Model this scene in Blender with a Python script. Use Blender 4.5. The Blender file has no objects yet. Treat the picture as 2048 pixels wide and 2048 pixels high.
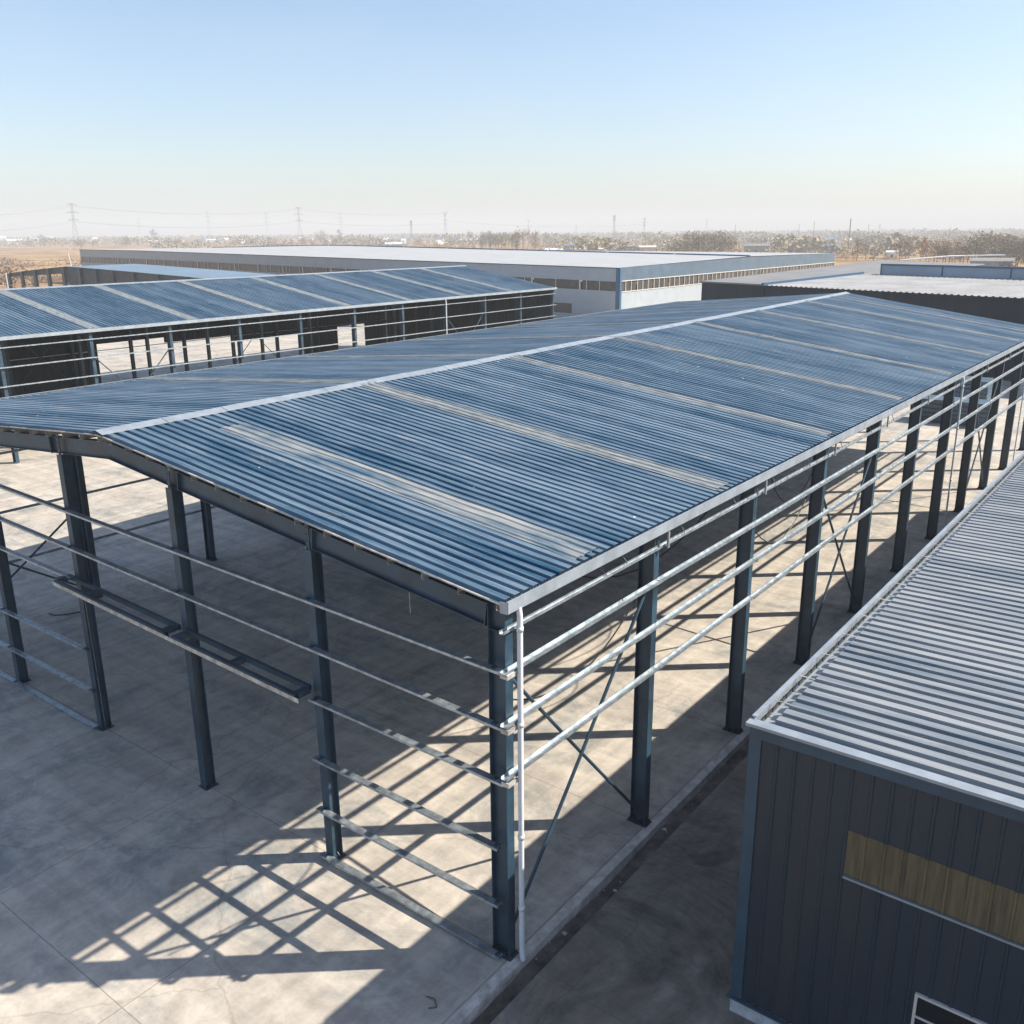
import bpy, math, random
from mathutils import Vector, Matrix
random.seed(7)
S = bpy.context.scene
COL = S.collection
# ------------------------------------------------------------------ camera
CP = (10.38282, -13.39297, 15.42764)
YAW, PIT, ROL, FOC = -0.6545166, 0.29311332, -0.00859984, 1860.853
cy, sy, cp, sp = math.cos(YAW), math.sin(YAW), math.cos(PIT), math.sin(PIT)
fw = Vector((sy*cp, cy*cp, -sp)); r0 = Vector((cy, -sy, 0)); u0 = r0.cross(fw)
cr, sr = math.cos(ROL), math.sin(ROL)
RT = r0*cr + u0*sr; UP = -r0*sr + u0*cr
cam = bpy.data.cameras.new("camera"); co = bpy.data.objects.new("camera", cam); COL.objects.link(co)
co.matrix_world = Matrix(((RT.x, UP.x, -fw.x, CP[0]), (RT.y, UP.y, -fw.y, CP[1]), (RT.z, UP.z, -fw.z, CP[2]), (0, 0, 0, 1)))
cam.sensor_width = 36; cam.lens = FOC/2048*36; cam.clip_start = .1; cam.clip_end = 20000
S.camera = co

def at(px, py, z=0.0):
    d = RT*((px-1024)/FOC) + UP*((1024-py)/FOC) + fw
    t = (z-CP[2])/d.z
    return Vector(CP)+d*t
def at_dist(px, D):
    """ground point in the direction of pixel column px, D metres away"""
    d = RT*((px-1024)/FOC) + UP*((1024-470)/FOC) + fw
    d.z = 0; d.normalize()
    return Vector((CP[0]+d.x*D, CP[1]+d.y*D, 0))

# ------------------------------------------------------------------ materials
def mat(name, col, rough=.6, metal=0., noise=0., nscale=3., bump=0., col2=None, spec=.5, stretch=(1, 1, 1), objvar=0., bscale=None, coord='Object', detail=5, trans=0.):
    m = bpy.data.materials.new(name); m.use_nodes = True
    n = m.node_tree.nodes; l = m.node_tree.links; b = n['Principled BSDF']
    b.inputs['Base Color'].default_value = (*col, 1); b.inputs['Roughness'].default_value = rough
    b.inputs['Metallic'].default_value = metal; b.inputs['Specular IOR Level'].default_value = spec
    tc = n.new('ShaderNodeTexCoord'); mp = n.new('ShaderNodeMapping'); mp.inputs['Scale'].default_value = stretch
    l.new(tc.outputs[coord], mp.inputs[0])
    out = None
    if noise or col2:
        t = n.new('ShaderNodeTexNoise'); t.inputs['Scale'].default_value = nscale; t.inputs['Detail'].default_value = detail
        t.inputs['Roughness'].default_value = .62
        l.new(mp.outputs[0], t.inputs[0])
        rp = n.new('ShaderNodeValToRGB')
        c2 = col2 if col2 else tuple(max(0, c*(1-noise)) for c in col)
        c1 = col if col2 else tuple(min(1, c*(1+noise)) for c in col)
        rp.color_ramp.elements[0].position = .35; rp.color_ramp.elements[0].color = (*c2, 1)
        rp.color_ramp.elements[1].position = .65; rp.color_ramp.elements[1].color = (*c1, 1)
        l.new(t.outputs[0], rp.inputs[0]); out = rp.outputs[0]
        rr = n.new('ShaderNodeMapRange'); rr.inputs[3].default_value = max(.05, rough-.1); rr.inputs[4].default_value = min(1, rough+.12)
        l.new(t.outputs[0], rr.inputs[0]); l.new(rr.outputs[0], b.inputs['Roughness'])
    if objvar:
        oi = n.new('ShaderNodeObjectInfo'); hs = n.new('ShaderNodeHueSaturation')
        mr = n.new('ShaderNodeMapRange'); mr.inputs[3].default_value = 1-objvar; mr.inputs[4].default_value = 1+objvar
        l.new(oi.outputs['Random'], mr.inputs[0]); l.new(mr.outputs[0], hs.inputs['Value'])
        m2 = n.new('ShaderNodeMapRange'); m2.inputs[3].default_value = .5-objvar*.06; m2.inputs[4].default_value = .5+objvar*.06
        l.new(oi.outputs['Random'], m2.inputs[0]); l.new(m2.outputs[0], hs.inputs['Hue'])
        if out: l.new(out, hs.inputs['Color'])
        else: hs.inputs['Color'].default_value = (*col, 1)
        out = hs.outputs[0]
    if out: l.new(out, b.inputs['Base Color'])
    if bump:
        t2 = n.new('ShaderNodeTexNoise'); t2.inputs['Scale'].default_value = bscale or nscale*3; t2.inputs['Detail'].default_value = 4
        l.new(mp.outputs[0], t2.inputs[0]); bp = n.new('ShaderNodeBump'); bp.inputs['Strength'].default_value = bump; bp.inputs['Distance'].default_value = .02
        l.new(t2.outputs[0], bp.inputs['Height']); l.new(bp.outputs[0], b.inputs['Normal'])
    if trans:
        b.inputs['Transmission Weight'].default_value = trans
    return m

M = {}
M['steel'] = mat('painted_dark_steel', (.022, .052, .082), .45, 0, .35, 1.2, .05)
M['galv'] = mat('galvanised_steel', (.36, .41, .45), .42, .7, .30, 5, .1, bscale=9)
M['galv_dirty'] = mat('weathered_galvanised', (.46, .45, .42), .5, .4, .35, 4, .15)
M['white'] = mat('white_plastic_pipe', (.58, .62, .66), .35, 0, .05, 3)
M['trim'] = mat('pale_metal_trim', (.30, .345, .39), .42, .35, .12, 2, .05)
M['trimdark'] = mat('dark_blue_trim', (.032, .068, .102), .45, 0, .2, 1)
M['skylight'] = mat('fibreglass_skylight', (.25, .27, .28), .55, 0, nscale=2.4, col2=(.10, .125, .14), bump=.3, stretch=(.6, 3, 1))
M['clad'] = mat('dark_cladding', (.028, .034, .043), .5, 0, nscale=.5, col2=(.010, .028, .047), bump=.04, stretch=(3, 3, .25))
M['clad_trans'] = mat('olive_translucent_panel', (.135, .115, .062), .4, 0, nscale=2.5, col2=(.065, .056, .034), stretch=(4, 4, .3))
M['plinth'] = mat('plinth_concrete', (.42, .44, .46), .8, 0, .2, 4, .2)
M['glass'] = mat('dark_glass', (.012, .014, .017), .08, 0, 0)
M['bolt'] = mat('rusty_fixings', (.05, .038, .03), .7, .3, .3, 20)
M['cable'] = mat('black_cable', (.02, .02, .022), .5)

def roofmat(name, c1, c2, metal, rough):
    """weathered profiled sheet: per-sheet tone, streaks along the slope, fine dents"""
    m = bpy.data.materials.new(name); m.use_nodes = True
    n = m.node_tree.nodes; l = m.node_tree.links; b = n['Principled BSDF']
    tc = n.new('ShaderNodeTexCoord')
    sep = n.new('ShaderNodeSeparateXYZ'); l.new(tc.outputs['Object'], sep.inputs[0])
    # one value per sheet (0.9 m wide)
    dv = n.new('ShaderNodeMath'); dv.operation = 'DIVIDE'; dv.inputs[1].default_value = .9; l.new(sep.outputs[1], dv.inputs[0])
    fl = n.new('ShaderNodeMath'); fl.operation = 'FLOOR'; l.new(dv.outputs[0], fl.inputs[0])
    wn = n.new('ShaderNodeTexWhiteNoise'); wn.noise_dimensions = '1D'; l.new(fl.outputs[0], wn.inputs['W'])
    mp = n.new('ShaderNodeMapping'); mp.inputs['Scale'].default_value = (.35, 3.5, 1); l.new(tc.outputs['Object'], mp.inputs[0])
    t = n.new('ShaderNodeTexNoise'); t.inputs['Scale'].default_value = 1.1; t.inputs['Detail'].default_value = 7; t.inputs['Roughness'].default_value = .65; l.new(mp.outputs[0], t.inputs[0])
    big = n.new('ShaderNodeTexNoise'); big.inputs['Scale'].default_value = .22; big.inputs['Detail'].default_value = 3; l.new(tc.outputs['Object'], big.inputs[0])
    rp = n.new('ShaderNodeValToRGB'); rp.color_ramp.elements[0].position = .32; rp.color_ramp.elements[0].color = (*c2, 1)
    rp.color_ramp.elements[1].position = .70; rp.color_ramp.elements[1].color = (*c1, 1)
    a1 = n.new('ShaderNodeMath'); a1.operation = 'MULTIPLY_ADD'; a1.inputs[1].default_value = .22; l.new(wn.outputs[0], a1.inputs[0]); l.new(t.outputs[0], a1.inputs[2])
    a2 = n.new('ShaderNodeMath'); a2.operation = 'MULTIPLY_ADD'; a2.inputs[1].default_value = .35; l.new(big.outputs[0], a2.inputs[0]); l.new(a1.outputs[0], a2.inputs[2])
    a3 = n.new('ShaderNodeMath'); a3.operation = 'SUBTRACT'; a3.inputs[1].default_value = .25; l.new(a2.outputs[0], a3.inputs[0])
    l.new(a3.outputs[0], rp.inputs[0])
    vo = n.new('ShaderNodeTexVoronoi'); vo.inputs['Scale'].default_value = .9; l.new(tc.outputs['Object'], vo.inputs[0])
    lt = n.new('ShaderNodeMath'); lt.operation = 'LESS_THAN'; lt.inputs[1].default_value = .035; l.new(vo.outputs['Distance'], lt.inputs[0])  # pale specks: glints of the roof screws painted into the colour
    mp3 = n.new('ShaderNodeMapping'); mp3.inputs['Scale'].default_value = (.5, 1.6, 1); l.new(tc.outputs['Object'], mp3.inputs[0])
    ru = n.new('ShaderNodeTexNoise'); ru.inputs['Scale'].default_value = 1.0; ru.inputs['Detail'].default_value = 9; ru.inputs['Roughness'].default_value = .75; l.new(mp3.outputs[0], ru.inputs[0])
    rr3 = n.new('ShaderNodeValToRGB'); rr3.color_ramp.elements[0].position = .58; rr3.color_ramp.elements[0].color = (0, 0, 0, 1); rr3.color_ramp.elements[1].position = .74; rr3.color_ramp.elements[1].color = (.65, .65, .65, 1); l.new(ru.outputs[0], rr3.inputs[0])
    mA = n.new('ShaderNodeMix'); mA.data_type = 'RGBA'; l.new(rr3.outputs[0], mA.inputs[0]); l.new(rp.outputs[0], mA.inputs[6]); mA.inputs[7].default_value = (.36, .33, .29, 1)
    mB_ = n.new('ShaderNodeMix'); mB_.data_type = 'RGBA'; l.new(lt.outputs[0], mB_.inputs[0]); l.new(mA.outputs[2], mB_.inputs[6]); mB_.inputs[7].default_value = (.62, .62, .60, 1)
    l.new(mB_.outputs[2], b.inputs['Base Color'])
    b.inputs['Metallic'].default_value = metal; b.inputs['Specular IOR Level'].default_value = .28
    rr = n.new('ShaderNodeMapRange'); rr.inputs[3].default_value = rough-.08; rr.inputs[4].default_value = rough+.15; l.new(t.outputs[0], rr.inputs[0]); l.new(rr.outputs[0], b.inputs['Roughness'])
    mp2 = n.new('ShaderNodeMapping'); mp2.inputs['Scale'].default_value = (.8, 2.5, 1); l.new(tc.outputs['Object'], mp2.inputs[0])
    t2 = n.new('ShaderNodeTexNoise'); t2.inputs['Scale'].default_value = 1.6; t2.inputs['Detail'].default_value = 4; l.new(mp2.outputs[0], t2.inputs[0])
    bp = n.new('ShaderNodeBump'); bp.inputs['Strength'].default_value = .45; bp.inputs['Distance'].default_value = .03; l.new(t2.outputs[0], bp.inputs['Height']); l.new(bp.outputs[0], b.inputs['Normal'])
    return m
M['roof'] = roofmat('blue_grey_profiled_sheet', (.138, .200, .262), (.010, .056, .110), .10, .5)
M['roofB'] = roofmat('blue_profiled_sheet_far', (.100, .160, .222), (.012, .054, .104), .10, .5)
M['roofR'] = roofmat('grey_profiled_sheet', (.27, .29, .31), (.12, .155, .19), .08, .5)

def concrete(name, base, dark, warm, joints=True, jx=5.62, jy=6.0, stain_shade=.5):
    m = bpy.data.materials.new(name); m.use_nodes = True
    n = m.node_tree.nodes; l = m.node_tree.links; b = n['Principled BSDF']
    tc = n.new('ShaderNodeTexCoord'); P = tc.outputs['Object']
    def noise(sc, det, ro=.6, dist=0):
        t = n.new('ShaderNodeTexNoise'); t.inputs['Scale'].default_value = sc; t.inputs['Detail'].default_value = det
        t.inputs['Roughness'].default_value = ro; t.inputs['Distortion'].default_value = dist; l.new(P, t.inputs[0]); return t.outputs[0]
    def ramp(v, p0, p1, c0, c1):
        r = n.new('ShaderNodeValToRGB'); e = r.color_ramp.elements
        e[0].position = p0; e[1].position = p1; e[0].color = (*c0, 1); e[1].color = (*c1, 1); l.new(v, r.inputs[0]); return r.outputs[0]
    def mix(f, a, bb, mode='MIX', fac=None):
        x = n.new('ShaderNodeMix'); x.data_type = 'RGBA'; x.blend_type = mode
        if f is not None: l.new(f, x.inputs[0])
        else: x.inputs[0].default_value = fac
        for s, v in ((6, a), (7, bb)):
            if isinstance(v, tuple): x.inputs[s].default_value = (*v, 1)
            else: l.new(v, x.inputs[s])
        return x.outputs[2]
    W = (1, 1, 1)
    c = ramp(noise(.35, 9, .72, .9), .40, .60, warm, base)
    c = mix(None, c, ramp(noise(2.1, 8, .7, .4), .34, .60, (.66, .66, .67), W), 'MULTIPLY', .62)
    st = ramp(noise(.21, 8, .72, 1.4), .36, .50, dark, W)
    c = mix(None, c, st, 'MULTIPLY', stain_shade)
    c = mix(None, c, ramp(noise(9, 5, .7), .25, .6, (.72, .70, .68), W), 'MULTIPLY', .30)
    c = mix(None, c, ramp(noise(38, 3, .6), .24, .33, (.55, .53, .5), W), 'MULTIPLY', .5)
    # hairline cracks and long scuffed streaks
    nzv = n.new('ShaderNodeTexNoise'); nzv.inputs['Scale'].default_value = .8; nzv.inputs['Detail'].default_value = 6; l.new(P, nzv.inputs[0])
    ad = n.new('ShaderNodeMix'); ad.data_type = 'RGBA'; ad.blend_type = 'ADD'; ad.inputs[0].default_value = 1.0; l.new(P, ad.inputs[6]); l.new(nzv.outputs['Color'], ad.inputs[7])
    vo = n.new('ShaderNodeTexVoronoi'); vo.feature = 'DISTANCE_TO_EDGE'; vo.inputs['Scale'].default_value = .11; l.new(ad.outputs[2], vo.inputs[0])
    ck = ramp(vo.outputs['Distance'], .0012, .0030, (.55, .52, .5), W)
    c = mix(None, c, ck, 'MULTIPLY', .42)
    for sc_, rot in (((1.6, .07, 1), .12), ((.09, 1.3, 1), -.25)):
        mp = n.new('ShaderNodeMapping'); mp.inputs['Scale'].default_value = sc_; mp.inputs['Rotation'].default_value = (0, 0, rot); l.new(P, mp.inputs[0])
        t3 = n.new('ShaderNodeTexNoise'); t3.inputs['Scale'].default_value = 1.0; t3.inputs['Detail'].default_value = 6; t3.inputs['Roughness'].default_value = .6; l.new(mp.outputs[0], t3.inputs[0])
        c = mix(None, c, ramp(t3.outputs[0], .40, .60, (.80, .80, .80), (1.06, 1.05, 1.03)), 'MULTIPLY', .7)
    if joints:
        sep = n.new('ShaderNodeSeparateXYZ'); l.new(P, sep.inputs[0])
        wob = noise(1.7, 3)
        vals = []
        for k, pit in ((0, jx), (1, jy)):
            a0 = n.new('ShaderNodeMath'); a0.operation = 'MULTIPLY_ADD'; a0.inputs[1].default_value = .03; l.new(wob, a0.inputs[0]); l.new(sep.outputs[k], a0.inputs[2])
            a = n.new('ShaderNodeMath'); a.operation = 'PINGPONG'; a.inputs[1].default_value = pit/2; l.new(a0.outputs[0], a.inputs[0])
            g = n.new('ShaderNodeMath'); g.operation = 'LESS_THAN'; g.inputs[1].default_value = .013; l.new(a.outputs[0], g.inputs[0]); vals.append(g.outputs[0])
        mx = n.new('ShaderNodeMath'); mx.operation = 'MAXIMUM'; l.new(vals[0], mx.inputs[0]); l.new(vals[1], mx.inputs[1])
        ml = n.new('ShaderNodeMath'); ml.operation = 'MULTIPLY'; ml.inputs[1].default_value = .55; l.new(mx.outputs[0], ml.inputs[0])
        c = mix(ml.outputs[0], c, (.10, .09, .08))
    l.new(c, b.inputs['Base Color'])
    b.inputs['Roughness'].default_value = .75; b.inputs['Specular IOR Level'].default_value = .35
    t2 = noise(5, 6); bp = n.new('ShaderNodeBump'); bp.inputs['Strength'].default_value = .25; bp.inputs['Distance'].default_value = .02; l.new(t2, bp.inputs['Height']); l.new(bp.outputs[0], b.inputs['Normal'])
    return m
M['slab'] = concrete('yard_concrete', (.55, .51, .455), (.46, .57, .66), (.46, .425, .38), stain_shade=.72)  # stains, with the blue of outdoor shade mixed into their colour
M['slab2'] = concrete('alley_concrete', (.30, .27, .235), (.40, .43, .47), (.20, .165, .135), jx=7, jy=5.2, stain_shade=.85)
M['kerb'] = mat('kerb_concrete', (.44, .42, .39), .8, 0, .3, 2.5, .3)
M['dirt'] = mat('drain_dirt', (.17, .15, .13), .9, 0, nscale=1.1, col2=(.045, .038, .032), bump=.6)

def fieldmat():
    m = bpy.data.materials.new('dry_field'); m.use_nodes = True
    n = m.node_tree.nodes; l = m.node_tree.links; b = n['Principled BSDF']; b.inputs['Roughness'].default_value = .95; b.inputs['Specular IOR Level'].default_value = .1
    tc = n.new('ShaderNodeTexCoord')
    mp = n.new('ShaderNodeMapping'); mp.inputs['Rotation'].default_value = (0, 0, math.radians(-38)); mp.inputs['Scale'].default_value = (1, 2.6, 1); l.new(tc.outputs['Object'], mp.inputs[0])
    a = n.new('ShaderNodeTexNoise'); a.inputs['Scale'].default_value = .010; a.inputs['Detail'].default_value = 9; a.inputs['Roughness'].default_value = .62; a.inputs['Distortion'].default_value = .5; l.new(mp.outputs[0], a.inputs[0])
    r = n.new('ShaderNodeValToRGB'); e = r.color_ramp.elements
    e[0].position = .33; e[0].color = (.085, .060, .040, 1); e[1].position = .68; e[1].color = (.46, .37, .26, 1)
    x = e.new(.43); x.color = (.27, .17, .085, 1); x = e.new(.56); x.color = (.42, .28, .145, 1)
    l.new(a.outputs[0], r.inputs[0])
    f = n.new('ShaderNodeTexNoise'); f.inputs['Scale'].default_value = .25; f.inputs['Detail'].default_value = 8; l.new(tc.outputs['Object'], f.inputs[0])
    r2 = n.new('ShaderNodeValToRGB'); r2.color_ramp.elements[0].position = .38; r2.color_ramp.elements[0].color = (.5, .45, .4, 1); r2.color_ramp.elements[1].position = .6
    l.new(f.outputs[0], r2.inputs[0])
    mx = n.new('ShaderNodeMix'); mx.data_type = 'RGBA'; mx.blend_type = 'MULTIPLY'; mx.inputs[0].default_value = .8; l.new(r.outputs[0], mx.inputs[6]); l.new(r2.outputs[0], mx.inputs[7])
    l.new(mx.outputs[2], b.inputs['Base Color'])
    return m
M['field'] = fieldmat()
M['wallD'] = mat('pale_panel_wall', (.32, .36, .395), .5, 0, .06, .5)
M['bluegrey'] = mat('blue_grey_wall_band', (.065, .105, .15), .5, 0, .15, .5)  # own blue-grey of the side band, also used for sheet stacks
M['roofD'] = mat('white_roof_sheet', (.34, .36, .38), .8, 0, .10, .15, stretch=(1, 6, 1), spec=.05)
M['roofE'] = mat('white_ribbed_roof', (.27, .28, .295), .8, 0, .14, .3, spec=.03)
M['roofG'] = mat('grey_flat_roof', (.20, .21, .22), .8, 0, .12, .2, spec=.05)
M['bluetrim'] = mat('blue_trim', (.035, .10, .19), .45)
M['wallE'] = mat('dark_blue_cladding', (.014, .026, .038), .6, 0, .25, .6, spec=.2, stretch=(2, 2, .1))
M['wallF'] = mat('shade_blue_white_wall', (.30, .38, .46), .5, 0, .12, .12)  # white wall with the blue of its shade put into the colour
M['window'] = mat('dusty_window_band', (.085, .075, .065), .3, 0, nscale=.6, col2=(.045, .042, .04))
M['frame'] = mat('pale_frame', (.55, .53, .50), .5)
M['gableC'] = mat('dark_gable_panel', (.030, .048, .060), .6, 0, .35, .5)
M['floorC'] = mat('pale_roof_blue', (.13, .20, .28), .7, .1, .08, .1)
def leafmat(name, c, c2): return mat(name, c, .9, 0, nscale=.35, col2=c2, spec=.1, objvar=.28)
M['leaf_grey'] = leafmat('bare_twigs_grey', (.28, .24, .17), (.15, .125, .085))
M['leaf_brown'] = leafmat('brown_foliage', (.36, .24, .14), (.17, .12, .08))
M['leaf_orange'] = leafmat('orange_foliage', (.48, .27, .11), (.26, .16, .08))
M['leaf_dark'] = leafmat('dark_foliage', (.11, .115, .10), (.06, .07, .065))
M['bark'] = mat('bark', (.13, .10, .08), .9)
M['pylon'] = mat('pylon_steel', (.17, .18, .19), .6, .3)
for k, c in dict(hw=(.68, .66, .63), hc=(.52, .46, .38), hb=(.30, .40, .52), ht=(.50, .33, .22), hg=(.30, .31, .32)).items():
    M[k] = mat('house_paint_'+k, c, .8, 0, .1, .3)
M['hroof'] = mat('house_roof_grey', (.20, .19, .19), .8, 0, .2, .4)
M['hroofr'] = mat('house_roof_brown', (.25, .15, .11), .8, 0, .2, .4)
M['hroofw'] = mat('house_roof_white', (.66, .68, .70), .6, 0, .1, .4)
M['hroofb'] = mat('house_roof_blue', (.10, .21, .36), .6, 0, .1, .4)

# ------------------------------------------------------------------ mesh helpers
def V(*a): return Vector(a)
class MB:
    def __init__(s): s.v = []; s.f = []
    def add(s, vs, fs):
        o = len(s.v); s.v += [tuple(x) for x in vs]; s.f += [tuple(i+o for i in f) for f in fs]; return s
    def hexa(s, p):
        return s.add(p, [(0, 3, 2, 1), (4, 5, 6, 7), (0, 1, 5, 4), (1, 2, 6, 5), (2, 3, 7, 6), (3, 0, 4, 7)])
    def box(s, x0, x1, y0, y1, z0, z1):
        x0, x1 = min(x0, x1), max(x0, x1); y0, y1 = min(y0, y1), max(y0, y1); z0, z1 = min(z0, z1), max(z0, z1)
        return s.hexa([(x0, y0, z0), (x1, y0, z0), (x1, y1, z0), (x0, y1, z0), (x0, y0, z1), (x1, y0, z1), (x1, y1, z1), (x0, y1, z1)])
    def beam(s, p, q, a, b, w, h):
        """box from p to q; cross axes a (width w) and b (height h)"""
        p, q, a, b = Vector(p), Vector(q), Vector(a).normalized(), Vector(b).normalized()
        a = a*w/2; b = b*h/2
        pts = [p-a-b, p+a-b, p+a+b, p-a+b, q-a-b, q+a-b, q+a+b, q-a+b]
        return s.add(pts, [(0, 3, 2, 1), (4, 5, 6, 7), (0, 1, 5, 4), (1, 2, 6, 5), (2, 3, 7, 6), (3, 0, 4, 7)])
    def ibeam(s, p, q, a, b, depth, fl, tf=.016, tw=.012):
        """I section: web lies along a (depth), flanges across b"""
        a = Vector(a).normalized(); p = Vector(p); q = Vector(q)
        s.beam(p, q, a, b, depth-2*tf, tw)
        for g in (-1, 1):
            o = a*g*(depth/2-tf/2); s.beam(p+o, q+o, a, b, tf, fl)
        return s
    def chan(s, p, q, a, b, w, h, t=.006, up=1):
        """channel: web across a (width w), lips along b (height h)"""
        a = Vector(a).normalized(); b = Vector(b).normalized(); p = Vector(p); q = Vector(q)
        s.beam(p, q, a, b, w, t)
        for g in (-1, 1):
            o = a*g*(w/2-t/2)+b*up*(h/2+t/2); s.beam(p+o, q+o, a, b, t, h)
        return s
    def tube(s, pts, r, n=8, caps=True):
        pts = [Vector(p) for p in pts]; o = len(s.v); k = len(pts)
        for i, p in enumerate(pts):
            d = (pts[min(i+1, k-1)]-pts[max(i-1, 0)]).normalized()
            a = d.cross(V(0, 0, 1)) if abs(d.z) < .95 else d.cross(V(1, 0, 0)); a.normalize(); b = d.cross(a)
            rr = r[i] if isinstance(r, (list, tuple)) else r
            for j in range(n):
                t = 2*math.pi*j/n; s.v.append(tuple(p+a*math.cos(t)*rr+b*math.sin(t)*rr))
        for i in range(k-1):
            for j in range(n):
                j2 = (j+1) % n; s.f.append((o+i*n+j, o+i*n+j2, o+(i+1)*n+j2, o+(i+1)*n+j))
        if caps: s.f.append(tuple(o+j for j in range(n))[::-1]); s.f.append(tuple(o+(k-1)*n+j for j in range(n)))
        return s
    def quad(s, a, b, c, d): return s.add([a, b, c, d], [(0, 1, 2, 3)])
    def build(s, name, m, parent=None, origin=None, smooth=False, **props):
        me = bpy.data.meshes.new(name)
        if parent is not None and origin is None: origin = parent.get('_o', None) or (0, 0, 0)
        o3 = Vector(origin) if origin is not None else Vector((0, 0, 0))
        me.from_pydata([tuple(Vector(v)-o3) for v in s.v], [], s.f); me.update()
        me.materials.append(M[m] if isinstance(m, str) else m)
        if smooth: me.polygons.foreach_set('use_smooth', [True]*len(me.polygons))
        ob = bpy.data.objects.new(name, me); COL.objects.link(ob)
        if parent is not None: ob.parent = parent; ORG[ob] = o3
        else: ob.location = o3
        for k, v in props.items(): ob[k] = v
        return ob
ORG = {}
def root(name, loc, label, cat, group=None):
    o = bpy.data.objects.new(name, None); COL.objects.link(o); o.location = loc; o.empty_display_size = .5
    o['label'] = label; o['category'] = cat
    if group: o['group'] = group
    return o
def part(mb, name, m, par, **k):
    """child mesh, vertices given in world space; par may be a root or a part"""
    top = par
    while top.parent: top = top.parent
    return mb.build(name, m, par, origin=tuple(top.location), **k)
def tag(o, label=None, cat=None, group=None, kind=None):
    if label: o['label'] = label
    if cat: o['category'] = cat
    if group: o['group'] = group
    if kind: o['kind'] = kind
    return o
def copy_tree(o, parent=None):
    c = o.copy(); COL.objects.link(c); c.parent = parent
    for ch in list(o.children): copy_tree(ch, c)
    return c
X, Y, Z = V(1, 0, 0), V(0, 1, 0), V(0, 0, 1)

M['skylight_dusty'] = mat('dusty_fibreglass_skylight', (.26, .27, .27), .55, 0, nscale=.8, col2=(.045, .095, .145), bump=.3, stretch=(.6, 3.0, 1))
def rib_sheet(mb, P, y0, y1, pitch, h, nu=1, t=.0, jit=0., top=.22, side=.11):
    """profiled sheet: ribs run along u, repeated along y. P(u,y)->point with u in 0..1"""
    prof = []
    y = y0; k = 0
    base = 1-top-2*side
    while y < y1-1e-6:
        for (a, zz) in ((0, 0), (base, 0), (base+side, h), (base+side+top, h)):
            prof.append((min(y+a*pitch, y1), zz))
        y += pitch
    prof.append((y1, 0))
    n = len(prof)
    rnd = random.Random(int(abs(y0)*100)+n)
    wob = [[rnd.uniform(-jit, jit) for _ in range(n//8+3)] for _ in range(nu+1)]
    o = len(mb.v)
    for i in range(nu+1):
        u = i/nu
        for j, (yy, zz) in enumerate(prof):
            p = P(u, yy)
            w = wob[i]; q = j/8; qi = int(q); f = q-qi
            dz = (w[qi]*(1-f)+w[qi+1]*f)
            mb.v.append((p[0], p[1]+dz*.8, p[2]+zz+dz*.35))
    for i in range(nu):
        for j in range(n-1):
            a = o+i*n+j; mb.f.append((a, a+1, a+n+1, a+n))
    return mb

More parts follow.
